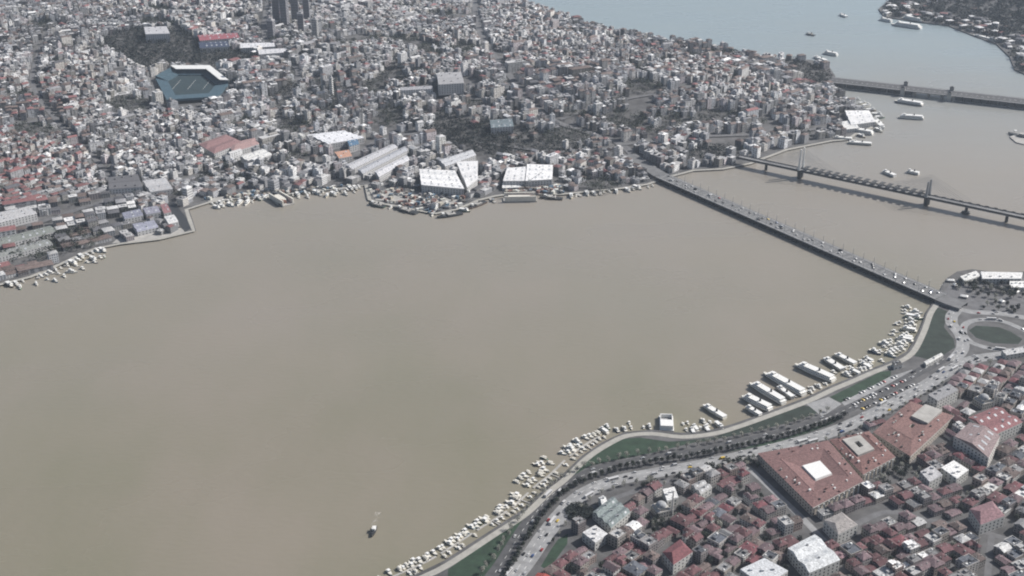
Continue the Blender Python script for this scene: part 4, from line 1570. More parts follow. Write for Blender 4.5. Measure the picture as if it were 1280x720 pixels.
FS("shipyard_shed", "large bright white shed roof on the shipyard point", [(524, 211), (568, 213), (580, 236), (527, 231)], 13, (.8, .8, .8), 3, 1.6, mark="the large white shed")
FS("shipyard_shed", "white shed roof behind and right of the large white shed", [(570, 202), (597, 201), (597, 224), (584, 234)], 12, (.76, .76, .76), 2, 1.6)
FS("shipyard_shed", "pale shed with stepped roof above the large white shed", [(549, 200), (590, 187), (595, 194), (557, 208)], 10, (.55, .56, .58), 2, 1.5)
FS("shipyard_shed", "left half of the white twin roofed shed on the right shipyard quay", [(634, 210), (658, 208), (656, 226), (629, 226)], 12, (.8, .8, .8), 2, 1.6, mark="the twin white shed")
FS("shipyard_shed", "right half of the white twin roofed shed on the right shipyard quay", [(659, 205), (691, 206), (690, 224), (657, 226)], 13, (.8, .8, .8), 2, 1.6)
FS("shipyard_shed", "low white office in front of the twin white shed", [(628, 229), (652, 228), (651, 234), (628, 235)], 5, (.7, .7, .68), 1, 1)
FS("shipyard_shed", "leftmost of the three long diagonal pale sheds", [(432, 206), (490, 180), (497, 184), (440, 212)], 10, (.5, .5, .52), 1, 2, mark="the diagonal sheds")
FS("shipyard_shed", "middle of the three long diagonal pale sheds", [(447, 212), (505, 183), (510, 188), (454, 217)], 10, (.42, .43, .46), 1, 2)
FS("shipyard_shed", "rightmost of the three long diagonal pale sheds", [(468, 214), (508, 194), (512, 200), (474, 221)], 10, (.6, .6, .62), 1, 2)
FS("workshop", "white zigzag roofed workshops left of the long diagonal sheds", [(385, 168), (428, 163), (455, 172), (410, 180)], 9, (.72, .73, .76), 4, 1.5, mark="the white zigzag workshops")
FS("workshop", "small blue roofed building beside the white workshops", [(434, 176), (446, 173), (449, 180), (437, 183)], 10, (.10, .19, .30), 1, 1)
FS("workshop", "orange roofed building at the end of the diagonal sheds", [(418, 190), (436, 187), (440, 195), (424, 198)], 8, (.48, .28, .20), 1, 1)
FS("barracks", "pink red roofed barracks by the left shipyard", [(248, 180), (282, 168), (304, 178), (268, 192)], 10, (.25, .15, .15), 2, 3, 'hip', mark="the red roofed barracks")
FS("barracks", "long pink roofed wing right of the red barracks", [(284, 180), (318, 172), (324, 180), (292, 190)], 9, (.36, .24, .23), 1, 3, 'hip')
FS("workshop", "white roofed hall below the red barracks", [(300, 195), (328, 186), (340, 193), (312, 203)], 9, (.68, .68, .66), 2, 1.5)
FS("workshop", "dark flat roofed factory above the left dock", [(135, 222), (172, 218), (178, 234), (136, 237)], 8, (.13, .13, .14), 2, 1, 'flat', (.6, .6, .6), mark="the dark factory")
FS("workshop", "leftmost blue grey shed in the back row on the left dock quay", [(152, 266), (174, 261), (179, 269), (156, 274)], 8, (.22, .23, .29), 2, 2, mark="the blue grey dock sheds")
FS("workshop", "middle shed in the back row on the left dock quay", [(178, 260), (196, 257), (201, 265), (183, 268)], 9, (.28, .28, .34), 1, 2)
FS("workshop", "reddish shed at the right end of the dock quay's back row", [(200, 256), (208, 254), (214, 265), (205, 267)], 8, (.30, .16, .17), 1, 2)
FS("workshop", "white roofed store in the front row beside the dark dock basin", [(205, 271), (217, 268), (223, 277), (211, 280)], 8, (.6, .6, .6), 1, 1.5)
FS("workshop", "violet grey shed beside the quay corner", [(165, 280), (192, 275), (198, 284), (172, 290)], 7, (.30, .31, .38), 2, 2)
FS("workshop", "pale grey hall above the dark dock basin", [(178, 226), (206, 222), (216, 236), (188, 240)], 9, (.45, .45, .46), 2, 2)
Fm("the left edge red roofs", (20, 240))
FS("barracks", "white walled block under the left edge red roofs", [(-14, 268), (34, 258), (46, 267), (-6, 280)], 10, (.46, .46, .47), 3, 2, wallcol=(.55, .55, .55), mark="the left edge white block")
FS("warehouse", "long grey green roof near the left edge above the small marina", [(-10, 300), (62, 282), (70, 289), (-10, 310)], 8, (.20, .215, .20), 1, 2)
FS("warehouse", "second long grey green roof near the left edge", [(-10, 316), (58, 299), (66, 305), (-10, 325)], 7, (.24, .25, .24), 1, 2)
FS("hospital", "white slab building in the dark wooded cemetery", [(180, 34), (208, 33), (212, 42), (182, 43)], 16, (.5, .5, .52), 2, 1, 'flat', (.55, .55, .56), mark="the cemetery slab")
FS("sports_hall", "long red roofed sports hall beside the cemetery wood", [(247, 44), (296, 41), (299, 47), (250, 51)], 10, (.33, .11, .13), 1, 2, mark="the long red sports hall")
FS("sports_hall", "dark blue roofed hall just below the long red hall", [(248, 53), (284, 51), (287, 58), (250, 60)], 9, (.04, .055, .10), 1, 2)
FS("sports_hall", "upper of two long white roofs right of the red sports hall", [(300, 54), (342, 53), (344, 58), (301, 60)], 10, (.66, .66, .68), 1, 2, mark="the long white roofs")
FS("sports_hall", "lower of two long white roofs right of the red sports hall", [(322, 62), (358, 60), (360, 65), (324, 68)], 9, (.66, .66, .68), 1, 2)
FS("barracks", "long white walled building across the middle of the far slope", [(500, 109), (540, 107), (541, 111), (501, 113)], 14, (.36, .36, .38), 1, 2, wallcol=(.6, .6, .6))
FS("barracks", "pale square block right of the middle slope gardens", [(546, 92), (576, 90), (580, 104), (548, 106)], 18, (.36, .36, .37), 2, 1, 'flat', mark="the pale square block")
FS("barracks", "dark teal shed among the trees behind the shipyard", [(612, 150), (640, 148), (642, 158), (614, 160)], 10, (.15, .19, .21), 2, 2)
FS("terminal", "white ferry terminal roof at the end of the wooded point", [(1056, 138), (1086, 138), (1094, 152), (1064, 156)], 9, (.8, .8, .8), 3, 1.5, mark="the white ferry terminal")
FS("terminal", "white quayside hall left of the ferry terminal", [(1050, 152), (1066, 150), (1074, 160), (1056, 162)], 7, (.7, .7, .68), 1, 1.5)

# basin beside the blue sheds: dark water slot between two quay walls
pp = polyw([(206, 256), (216, 250), (242, 284), (231, 290)], 2)
b = MB(); b.prism(pp, 2.02, 2.08, M_DARK); struct(b.build("dock_basin"))
KEEP_OUT_FAR.append([(p.x, p.y) for p in pp])
struct(tri_poly("dock_quay", polyw([(140, 304), (150, 296), (205, 287), (226, 285), (234, 291), (200, 299)], 2), 1, 2.06, M_CONC))
for q in ([(498, 240), (575, 246), (572, 259), (508, 256)], [(462, 238), (500, 236), (505, 252), (470, 250)], [(628, 232), (700, 230), (705, 243), (632, 241)],
          [(255, 250), (330, 236), (336, 243), (262, 252)]):
    struct(tri_poly("yard", polyw(q, 2), 1, 2.05 + random.random() * .01, M_CONC))
    KEEP_OUT_FAR.append([(p.x, p.y) for p in polyw(q, 2)])

# floating dry docks
for (u, v, L, rz, lab) in ((650, 250, 52, .05, "floating dry dock with two side walls off the right shipyard quay"), (352, 252, 46, -.9, "narrow floating dock beside the left shipyard point")):
    p = unproj(u, v, 0)
    t = thing("floating_dock", lab, "dry dock", (p.x, p.y, 0), rz)
    m = MB(); m.box(0, 0, -1, L, 20, 3, M_CONC); m.build("pontoon_deck", t)
    for s in (-1, 1):
        m = MB(); m.box(0, s * 8.8, 2, L * .94, 2.2, 7.5, M_CANVAS); m.build("side_wall", t)
    m = hull(L * .7, 9, 4, M_HULL, M_CANVAS, .3); o = m.build("docked_hull", t, (.4, .2, .15)); o.location = (0, 0, 2.6)


# shipyard cranes
def crane(u, v, h, rz, lab):
    p = unproj(u, v, 2)
    t = thing("crane", lab, "crane", (p.x, p.y, 2), rz)
    for x in (-3, 3):
        for y in (-3, 3):
            m = MB(); m.tube((x, y, 0), (x * .4, y * .4, h * .55), .35, .3, 5, M_STEEL); m.build("leg", t)
    m = MB(); m.box(0, 0, h * .55, 4, 3, 3, M_WHITE); m.build("cab", t)
    m = MB(); m.tube((0, 0, h * .6), (h * .75, 0, h), .5, .25, 4, M_STEEL); m.tube((0, 0, h * .6), (-4, 0, h * .9), .4, .3, 4, M_STEEL); m.tube((-4, 0, h * .9), (h * .75, 0, h), .08, .08, 4, M_DARK); m.build("jib", t)


crane(478, 242, 26, .6, "steel crane on the left part of the shipyard point")
crane(538, 256, 30, 2.4, "tallest steel crane at the tip of the shipyard point")
crane(586, 250, 24, 1.2, "steel crane on the right flank of the shipyard point")
crane(662, 238, 28, .4, "steel crane above the floating dry dock")
crane(712, 236, 24, 2.8, "steel crane by the slipways right of the white twin shed")

# heaps of plates, containers and machines on the yards
b = MB()
rr = random.Random(9)
for poly_ in ([(462, 238), (500, 236), (575, 246), (590, 250), (572, 260), (540, 266), (480, 253)], [(628, 234), (700, 232), (705, 242), (632, 241)], [(255, 250), (330, 238), (400, 234), (440, 233), (400, 238), (330, 245)]):
    P = np.array(poly_, float)
    k = 0
    while k < 150:
        u, v = rr.uniform(P[:, 0].min(), P[:, 0].max()), rr.uniform(P[:, 1].min(), P[:, 1].max())
        if inside((u, v), poly_)[0]:
            p = unproj(u, v, 2)
            g = rr.choice([(.6, .6, .55), (.1, .1, .11), (.22, .2, .18), (.45, .42, .36), (.08, .09, .1), (.22, .13, .11), (.65, .65, .62), (.1, .16, .22)])
            b.box(p.x, p.y, 2, rr.uniform(2, 8), rr.uniform(2, 6), rr.uniform(1, 5), M_PAINT2, g, rr.uniform(0, 3))
            k += 1
o = stuff(b.build("yard_clutter", colors=True))
o['label'] = "containers, plates and machines strewn over the shipyard quays"

# stadium
outl = [(194, 96), (214, 85), (262, 85), (285, 103), (272, 119), (208, 123)]
zs = max(ground_at(u_, v_).z for u_, v_ in outl + [(236, 104), (220, 100), (250, 100), (236, 94)]) - .5
SO = [unproj(u, v, zs + 7) for u, v in outl]
sc_ = sum(SO, Vector()) / 6
KEEP_OUT_FAR.append([(sc_.x + (p.x - sc_.x) * 1.15, sc_.y + (p.y - sc_.y) * 1.1) for p in SO])
Fm("the stadium", (238, 104))
t = thing("stadium", "football stadium with white roofed stands round a dark green pitch", "stadium", (sc_.x, sc_.y, zs))
lo = [Vector((p.x - sc_.x, p.y - sc_.y, 0)) for p in SO]
li = [p * .66 for p in lo]
for i in range(6):
    j = (i + 1) % 6
    m = MB()
    for s in range(6):
        a, b_ = s / 6, (s + 1) / 6
        A0, A1, B0, B1 = lerp(li[i], lo[i], a), lerp(li[j], lo[j], a), lerp(li[i], lo[i], b_), lerp(li[j], lo[j], b_)
        z = 1 + (8 if i in (0, 1, 2) else 3.5) * b_
        m.frame([(A0.x, A0.y, 0), (A1.x, A1.y, 0), (B1.x, B1.y, 0), (B0.x, B0.y, 0)], [(A0.x, A0.y, z), (A1.x, A1.y, z), (B1.x, B1.y, z), (B0.x, B0.y, z)], mat("stadium seats", (.055, .10, .13, 1), .7, .2, .3))
    m.build("stand", t)
    if i in (1, 2):
        m = MB()
        f = {1: .74, 2: .78, 0: .9, 4: .93}[i]
        q_ = [lo[i] * f, lo[j] * f, lo[j] * 1.03, lo[i] * 1.03]
        zr = 11
        m.frame([(p.x, p.y, zr) for p in q_], [(p.x, p.y, zr + 1.2) for p in q_], M_WHITE, bottom=True)
        m.build("stand_roof", t)
m = MB(); m.poly([(p.x, p.y, .25) for p in li], mat("stadium turf", (.020, .040, .048, 1), .9, .1, .3)); m.build("pitch", t)
m = MB()
for k in (-1, 0, 1):
    m.box(k * 30, 0, .26, .4, 70, .05, M_MARK)
stuff(m.build("pitch_marking", t))

# dark towers at the top and a few tall slabs
TOW = [(346, 30, 11, 60), (357, 34, 11, 68), (370, 30, 12, 70), (384, 28, 10, 56), (377, 44, 9, 50), (395, 48, 8, 44), (340, 48, 10, 42), (415, 122, 3, 40)]
for k, (u, v, wpx, h) in enumerate(TOW):
    p = ground_at(u, v)
    sc2 = wpx / .56
    lab = ["leftmost dark tower of the cluster at the top", "second dark tower from the left in the top cluster", "tallest dark tower of the top cluster", "rightmost dark tower of the top cluster",
           "lower dark tower in front of the top cluster", "pale grey tower right of the top cluster", "short dark tower left in front of the top cluster", "slim white tower standing alone on the dark slope", "grey tower on the wooded point"][k]
    t = thing("tower_block", lab, "tower", (p.x, p.y, p.z - 1), random.uniform(-.3, .3), "tall towers on the far slope")
    g = (.25, .25, .27) if k < 5 or k == 6 else ((.7, .7, .68) if k == 7 else (.4, .4, .4))
    s2 = sc2 * .8 if k != 7 else 6
    m = MB(); m.box(0, 0, 0, s2, s2, h, M_WALL); m.build("wall", t, g)
    m = MB(); m.box(0, 0, h, s2 * 1.05, s2 * 1.05, 1, M_WALL); m.box(0, 0, h + 1, s2 * .5, s2 * .5, 4, M_WALL); m.build("roof", t, (.35, .35, .36))
    m = MB()
    for f in range(int(h / 3.6)):
        m.box(0, 0, 1.2 + f * 3.6, s2 + .1, s2 * .86, 1.5, M_GLASS); m.box(0, 0, 1.2 + f * 3.6, s2 * .86, s2 + .1, 1.5, M_GLASS)
    stuff(m.build("window_bands", t))
    KEEP_OUT_FAR.append([(p.x + a * s2 * .7, p.y + b_ * s2 * .7) for a, b_ in ((-1, -1), (1, -1), (1, 1), (-1, 1))])
Fm("the dark tower cluster", (365, 32))

# Galata-like round tower is hidden in the roofscape of the photo; no separate mark is made for it

# ------------------------------------------------------------------ woods on the far side (picture outlines on the ground)
WOODS = [
    ("cemetery wood", [(122, 50), (165, 36), (230, 38), (250, 50), (300, 66), (330, 72), (300, 80), (262, 80), (205, 84), (180, 90), (150, 72)], .020, M_LEAFD),
    ("wood behind the shipyard", [(505, 150), (560, 140), (610, 150), (650, 160), (720, 178), (760, 190), (700, 196), (640, 200), (600, 186), (540, 172)], .0119, M_LEAFD),
    ("wood between the white sheds and the hill", [(540, 160), (600, 158), (640, 168), (640, 196), (600, 198), (560, 186)], .016, M_LEAFD),
    ("slope gardens", [(345, 108), (420, 100), (440, 118), (420, 150), (360, 160), (340, 140)], .0118, M_LEAFD),
    ("grove at the bridge head", [(850, 190), (905, 183), (940, 192), (890, 203), (862, 206)], .018, M_LEAFD),
    ("trees on the wooded point", [(980, 78), (1020, 80), (1042, 96), (1034, 112), (1000, 100)], .016, M_LEAFD),
    ("trees by the small marina", [(-5, 320), (60, 296), (120, 280), (135, 298), (110, 312), (40, 330)], .011, M_LEAFM),
    ("trees round the barracks", [(240, 198), (330, 200), (345, 222), (300, 236), (262, 240), (250, 222)], .009, M_LEAFD),
    ("pyramid garden", [(470, 100), (495, 74), (510, 98), (500, 106)], .014, M_LEAFD),
]
wood_px = []
for (nm, P, dens, m_) in WOODS:
    G = [ground_at(u, v) for u, v in P]
    gx0, gx1 = min(p.x for p in G), max(p.x for p in G)
    gy0, gy1 = min(p.y for p in G), max(p.y for p in G)
    n = int((gx1 - gx0) * (gy1 - gy0) * dens)
    pts = np.stack([RNG.uniform(gx0, gx1, n), RNG.uniform(gy0, gy1, n)], 1)
    pts = pts[inside(pts, G)]
    zt = terrain(pts[:, 0], pts[:, 1])
    b = MB()
    rr = random.Random(hash(nm) % 1000 if False else len(nm))
    for (x, y), z in zip(pts, zt):
        hgt, r_ = rr.uniform(6, 11), rr.uniform(2.8, 5)
        for k in range(16):
            a, ph = rr.uniform(0, 6.283), rr.uniform(-.6, 1.57)
            q = Vector((x + r_ * math.cos(a) * math.cos(ph), y + r_ * math.sin(a) * math.cos(ph), z + hgt * .6 + r_ * .9 * math.sin(ph)))
            A_ = Vector((rr.gauss(0, 1), rr.gauss(0, 1), rr.gauss(0, .7))) * 1.2
            B_ = Vector((rr.gauss(0, 1), rr.gauss(0, 1), rr.gauss(0, .7))) * 1.2
            b.poly([q - A_, q + B_, q + A_], m_)
    o = stuff(b.build("woodland"))
    o['label'] = "dark mass of trees, the " + nm
    if dens > .012:
        wood_px.append([(p.x, p.y) for p in G])


# ------------------------------------------------------------------ street blocks
def lots(seeds, angs, R, lw0, ld0, street0, cross=7, vary=False):
    out = []
    rv = random.Random(77)
    S_ = np.array(seeds)
    for i, (sx, sy) in enumerate(seeds):
        f_ = rv.choice((.82, .9, 1.0, 1.0, 1.15, 1.4)) if vary else 1.0
        lw, ld, street = lw0 * f_, ld0 * f_ * (rv.uniform(.9, 1.15) if vary else 1), street0 * (rv.uniform(.9, 1.9) if vary else 1)
        per = 2 * ld + street
        nv_ = int(R / per) + 1
        vs = []
        for k in range(-nv_, nv_ + 1):
            vs += [(k * per, 0), (k * per + ld, 1)]
        nu = int(R / lw) + 1
        us = [k * lw + (k // cross) * street * .8 for k in range(-nu, nu + 1)]
        U, Vv = np.meshgrid(us, [v[0] for v in vs])
        a = angs[i]
        x = sx + U * math.cos(a) - Vv * math.sin(a)
        y = sy + U * math.sin(a) + Vv * math.cos(a)
        p = np.stack([x.ravel(), y.ravel()], 1)
        near = ((p[:, None, :] - S_[None]) ** 2).sum(2).argmin(1) == i
        p = p[near]
        out.append(np.column_stack([p, np.full(len(p), a), np.full(len(p), i), np.full(len(p), f_)]))
    return np.concatenate(out)


# prototypes of near houses: (wall mesh, window mesh, roof mesh, extra mesh, noun)
def house(kind):
    w_, g, r, e = MB(), MB(), MB(), MB()
    X, Y_, H = 11.0, 9.5, 9.0
    if kind in (0, 1, 2):
        w_.box(0, 0, -1, X, Y_, H + 1, M_WALL)
        wall_windows(g, [Vector((x, y, 0)) for x, y in ((-X / 2, -Y_ / 2), (X / 2, -Y_ / 2), (X / 2, Y_ / 2), (-X / 2, Y_ / 2))], 0, H, 2.6, 1.1, 1.5, 3)
        if kind == 0:
            r.hip(-X / 2, X / 2, -Y_ / 2, Y_ / 2, H, 2.4, M_ROOF)
        elif kind == 1:
            r.hip(-X / 2, X / 2, -Y_ / 2, Y_ / 2, H, 2.7, M_ROOF, inset=.05)
        else:
            r.hip(-X / 2, X / 2, -Y_ / 2, Y_ / 2, H, 2.2, M_ROOF)
            r.box(1.5, -1.2, H + .6, 2.6, 2.4, 2.0, M_ROOF)
        e.box(-2.6, 1.4, H + 1.2, .9, .7, 1.9, M_CONC); e.box(3, .6, H + 1.0, .7, .7, 1.7, M_CONC)
        noun = ["hipped roof house", "gabled house", "dormered house"][kind]
    elif kind in (3, 4, 5):
        H = (11.0, 13.0, 9.0)[kind - 3]
        w_.box(0, 0, -1, X, Y_, H + 1, M_WALL)
        wall_windows(g, [Vector((x, y, 0)) for x, y in ((-X / 2, -Y_ / 2), (X / 2, -Y_ / 2), (X / 2, Y_ / 2), (-X / 2, Y_ / 2))], 0, H, 2.7, 1.3, 1.5, 3)
        for x, y, a, b_ in ((0, -Y_ / 2, X + .3, .3), (0, Y_ / 2, X + .3, .3), (-X / 2, 0, .3, Y_ - .3), (X / 2, 0, .3, Y_ - .3)):
            w_.box(x, y, H, a, b_, .9, M_WALL)
        r.box(0, 0, H, X - .3, Y_ - .3, .12, M_ROOF)
        r.box(-2, 1, H + .12, 3, 3.2, 2.4, M_ROOF)
        if kind == 4:
            w_.box(2.8, -1.5, H, 4.2, 4.4, 2.9, M_WALL); r.box(2.8, -1.5, H + 2.9, 4.8, 5.0, .2, M_ROOF)
        if kind == 5:
            for k in range(3):
                e.box(-3 + k * 2.6, -2.6, H + .7, 2.0, 1.2, .1, M_GLASS)
        e.box(3.4, 2.6, H + .1, 1.3, 1.3, 1.5, M_WHITE); e.tube((-4.4, -3.4, H + .1), (-4.4, -3.4, H + 3.5), .06, .04, 4, M_STEEL); e.lathe(1.0, 3.0, [(.6, H + .1), (.6, H + 1.3)], 8, M_STEEL)
        noun = ["flat roofed block", "stepped flat block", "low flat roofed house"][kind - 3]
    elif kind == 6:     # L shape
        w_.box(0, 2.4, -1, X, 4.8, H + 1, M_WALL); w_.box(-3, -2.4, -1, 5, 4.8, H + .9, M_WALL)
        wall_windows(g, [Vector((x, y, 0)) for x, y in ((-5.5, -4.8), (-.5, -4.8), (-.5, 0), (5.5, 0), (5.5, 4.8), (-5.5, 4.8))], 0, H, 2.5, 1.1, 1.5, 3)
        r.hip(-5.5, 5.5, 0, 4.8, H, 1.9, M_ROOF); r.hip(-5.5, -.5, -4.8, 2.4, H - .05, 1.85, M_ROOF)
        e.box(2, 2.4, H + 1.1, .8, .8, 1.6, M_CONC)
        noun = "angled house"
    else:               # long row with shallow lean-to
        w_.box(0, 0, -1, X * 1.5, 6.5, 7, M_WALL); w_.box(0, -4.4, -1, X * 1.2, 2.6, 4.6, M_WALL)
        wall_windows(g, [Vector((x, y, 0)) for x, y in ((-8.25, -3.25), (8.25, -3.25), (8.25, 3.25), (-8.25, 3.25))], 0, 6, 3.0, 1.2, 1.4, 3)
        r.hip(-8.25, 8.25, -3.25, 3.25, 6, 1.7, M_ROOF, inset=.3); r.poly([(-7, -5.9, 3.65), (7, -5.9, 3.65), (7, -3.2, 4.5), (-7, -3.2, 4.5)], M_ROOF)
        e.box(4, .8, 7.0, .8, .7, 1.4, M_CONC)
        noun = "long house"
    return (w_.mesh("wall"), g.mesh("facade_windows"), r.mesh("roof"), e.mesh("rooftop_fittings"), noun)


HOUSES = [house(k) for k in range(8)]

# near quarter
near_area = [(700, 662), (760, 616), (830, 600), (905, 584), (945, 580), (1010, 556), (1060, 540), (1110, 516), (1150, 496), (1205, 464), (1245, 456), (1420, 450), (1420, 800), (640, 800), (690, 712)]
near_area_w = [(p.x, p.y) for p in polyw(near_area, 2)]
seeds = []
rs = random.Random(21)
while len(seeds) < 13:
    x, y = rs.uniform(40, 800), rs.uniform(700, 1380)
    if all((x - a) ** 2 + (y - b_) ** 2 > 110 ** 2 for a, b_ in seeds):
        seeds.append((x, y))
angs = [.55 + rs.uniform(-.35, .35) for _ in seeds]
LT = lots(seeds, angs, 230, 11.9, 11.4, 3.6, 7)
uv = proj(np.column_stack([LT[:, :2], np.full(len(LT), 2.0)]))
ok = inside(LT[:, :2], near_area_w) & (uv[:, 0] < 1300) & (uv[:, 1] < 738) & (uv[:, 0] > 600)
for poly_ in KEEP_OUT_NEAR:
    ok &= ~inside(LT[:, :2], poly_) & (dist_poly(LT[:, :2], poly_) > 7.5)
for ln in (R1, R2, R6, R7, R8, R9):
    ok &= dist_poly(LT[:, :2], ln, False) > (15 if ln is R2 or ln is R1 else 10)
for W in lawn_w:
    ok &= ~inside(LT[:, :2], W) & (dist_poly(LT[:, :2], W) > 6)
LT, uv = LT[ok], uv[ok]
garden = [(1083, 592), (1122, 574), (1150, 580), (1150, 606), (1105, 618)]
g2 = [(p.x, p.y) for p in polyw(garden, 2)]
ok = ~inside(LT[:, :2], g2)
LT, uv = LT[ok], uv[ok]
order = np.argsort(-uv[:, 1])
LT, uv = LT[order], uv[order]
HOUSE_ITEMS = []
MORE_LOTS = []
names = ["maroon", "mauve", "brown", "grey", "pale grey", "white", "red", "slate", "pinkish"]
tree_spots = []
for k, (x, y, a, di, _f) in enumerate(LT):
    rr = random.Random(k * 7 + 1)
    if rr.random() < .085:
        tree_spots.append((x, y))
        continue
    warm = (.5 + .4 * math.sin(di * 2.3)) * (.45 if proj((x, y, 2))[0][0] > 1130 else 1)
    col = rr.choices(names, (36 * warm + 8, 30 * warm + 8, 10, 11, 9, 6, 7 * warm, 7, 7 * warm))[0]
    if col in ("maroon", "mauve", "brown", "red", "pinkish"):
        kd = rr.choice((0, 0, 1, 2, 6, 7, 0, 1))
    else:
        kd = rr.choice((3, 4, 5, 3, 0, 1))
    wm_, gm_, rm_, em_, noun = HOUSES[kd]
    if len(HOUSE_ITEMS) >= 300:
        MORE_LOTS.append((x, y, a, di, _f))
        continue
    t = thing("house", "house", "house", (x + rr.uniform(-.8, .8), y + rr.uniform(-.8, .8), 2), a + (math.pi / 2 if rr.random() < .35 else 0) + (math.pi if rr.random() < .5 else 0) + rr.uniform(-.06, .06), "houses of the near quarter")
    bigger = 1.35 if rr.random() < .07 else 1
    t.scale = (rr.uniform(.9, 1.16) * (.8 if kd == 7 else 1) * bigger, rr.uniform(.92, 1.22) * bigger, rr.uniform(.55, 1.1))
    c = ROOFC[col]
    j = rr.uniform(.75, 1.25)
    link("wall", wm_, t, rr.choice(WALLC))
    stuff(link("facade_windows", gm_, t))
    r_o = link("roof", rm_, t, tuple(min(.8, v_ * j) for v_ in c))
    e_ = link("rooftop_fittings", em_, r_o); e_["kind"] = "stuff"
    size = "tall " if t.scale[2] > .95 else ("small low " if t.scale[2] < .7 else "")
    HOUSE_ITEMS.append((t, size + col + {"red": "-roofed", "maroon": "-roofed"}.get(col, "-roofed"), noun.replace(" roof ", " ").replace("flat roofed", "flat"), proj((t.location.x, t.location.y, 8))[0]))
placed_houses = np.array([(o[0].location.x, o[0].location.y) for o in HOUSE_ITEMS])

# the quarter goes on outside the picture, right and below: one mass
b = MB()
rr = random.Random(55)
sd2 = [(rr.uniform(-150, 1500), rr.uniform(400, 1700)) for _ in range(60)]
L2 = lots(sd2, [.55 + rr.uniform(-.4, .4) for _ in sd2], 260, 13.0, 12.4, 4.2, 7)
uv2 = proj(np.column_stack([L2[:, :2], np.full(len(L2), 2.0)]))
k2 = inside(L2[:, :2], near_poly) & (dist_poly(L2[:, :2], near_poly) > 60) & ((uv2[:, 0] > 1300) | (uv2[:, 1] > 740)) & (L2[:, 1] > 420) & (dist_poly(L2[:, :2], R2, False) > 16) & (dist_poly(L2[:, :2], R1, False) > 14)
k2 &= dist_poly(L2[:, :2], R5, False) > 14
if len(placed_houses):
    k2 &= np.array([((placed_houses - q[:2]) ** 2).sum(1).min() > 150 for q in L2])
for poly_ in KEEP_OUT_NEAR:
    k2 &= ~inside(L2[:, :2], poly_) & (dist_poly(L2[:, :2], poly_) > 7.5)
for (x, y, a, di, _f) in MORE_LOTS + [tuple(q_) for q_ in L2[k2]]:
    sx, sy, h = rr.uniform(9.5, 12), rr.uniform(9, 11.5), rr.uniform(5, 10)
    wc = rr.choice(WALLC)
    rc = ROOFC[rr.choice(("maroon", "mauve", "brown", "grey", "maroon", "mauve", "pale grey", "red"))]
    b.box(x, y, 1, sx, sy, h, M_PAINT, wc, a, bottom=False)
    co, si = math.cos(a), math.sin(a)
    b.hip(-sx / 2, sx / 2, -sy / 2, sy / 2, h + 1.01, 2.2, M_PAINT, rc, T=lambda p: (x + p[0] * co - p[1] * si, y + p[0] * si + p[1] * co, p[2]))
if b.f:
    o = stuff(b.build("near_rooftops", colors=True))
    o['label'] = "mass of small maroon and grey rooftops at the back and edges of the near quarter"

# far city
seeds, rs = [], random.Random(5)
while len(seeds) < 330:
    x, y = rs.uniform(-2100, 1200), rs.uniform(1250, 4300)
    if all((x - a) ** 2 + (y - b_) ** 2 > 78 ** 2 for a, b_ in seeds):
        seeds.append((x, y))
angs = [rs.uniform(.35, 1.15) for _ in seeds]
LT = lots(seeds, angs, 240, 10.8, 11.6, 3.4, 11, True)
LT[:, :2] += RNG.uniform(-1.6, 1.6, (len(LT), 2))
LT = LT[inside(LT[:, :2], far_poly)]
LT = LT[dist_poly(LT[:, :2], far_poly) > 12]
zt = terrain(LT[:, 0], LT[:, 1])
uv = proj(np.column_stack([LT[:, :2], zt]))
ok = (uv[:, 0] > -70) & (uv[:, 0] < 1330) & (uv[:, 1] > -34) & (uv[:, 1] < 420)
for poly_ in KEEP_OUT_FAR:
    ok &= ~inside(LT[:, :2], poly_) & (dist_poly(LT[:, :2], poly_) > 6)
for poly_ in wood_px:
    ok &= ~inside(LT[:, :2], poly_)
ok &= dist_poly(LT[:, :2], [Vector(p[:2]) for p in (unproj(826, 219, 7), unproj(786, 193, 7))], False) > 20
LT, zt, uv = LT[ok], zt[ok], uv[ok]
# avenues across the far slope
AVEN = [([(800, 203), (775, 180), (735, 166), (690, 150), (655, 120), (625, 80), (600, 40), (590, -20)], 15), ([(650, 128), (560, 122), (500, 115), (430, 113), (345, 122), (290, 132), (180, 140), (60, 150), (-60, 170)], 13),
        ([(-50, 310), (60, 275), (150, 246), (230, 224), (340, 206), (420, 205), (470, 178), (520, 168), (600, 178), (700, 190), (775, 184)], 12), ([(352, 165), (350, 140), (366, 115), (372, 88), (350, 72), (330, 40), (340, -20)], 11),
        ([(770, 182), (860, 172), (950, 168), (1030, 160), (1055, 148)], 11), ([(700, 150), (760, 130), (850, 112), (940, 104), (1010, 104)], 9), ([(150, 246), (120, 200), (70, 150), (40, 100), (60, 40)], 10), ([(140, 86), (200, 80), (260, 82), (330, 76), (420, 70), (520, 76), (625, 80)], 10)]
for P_, wd_ in AVEN:
    ln = smooth_line([ground_at(u_, v_) for u_, v_ in P_], 14)
    l_, r_2 = strip_pts(ln, wd_, 0)
    zl = np.maximum(terrain([q[0] for q in l_], [q[1] for q in l_]), terrain([q[0] for q in r_2], [q[1] for q in r_2])) + .7
    b = MB()
    n_ = len(l_)
    b.v = [(q[0], q[1], z_) for q, z_ in zip(l_, zl)] + [(q[0], q[1], z_) for q, z_ in zip(r_2, zl)]
    for i_ in range(n_ - 1):
        b.face((i_, n_ + i_, n_ + i_ + 1, i_ + 1), M_STREET)
    struct(b.build("avenue"))
    keep_ = dist_poly(LT[:, :2], ln, False) > wd_ / 2 + 5.5
    LT, zt, uv = LT[keep_], zt[keep_], uv[keep_]
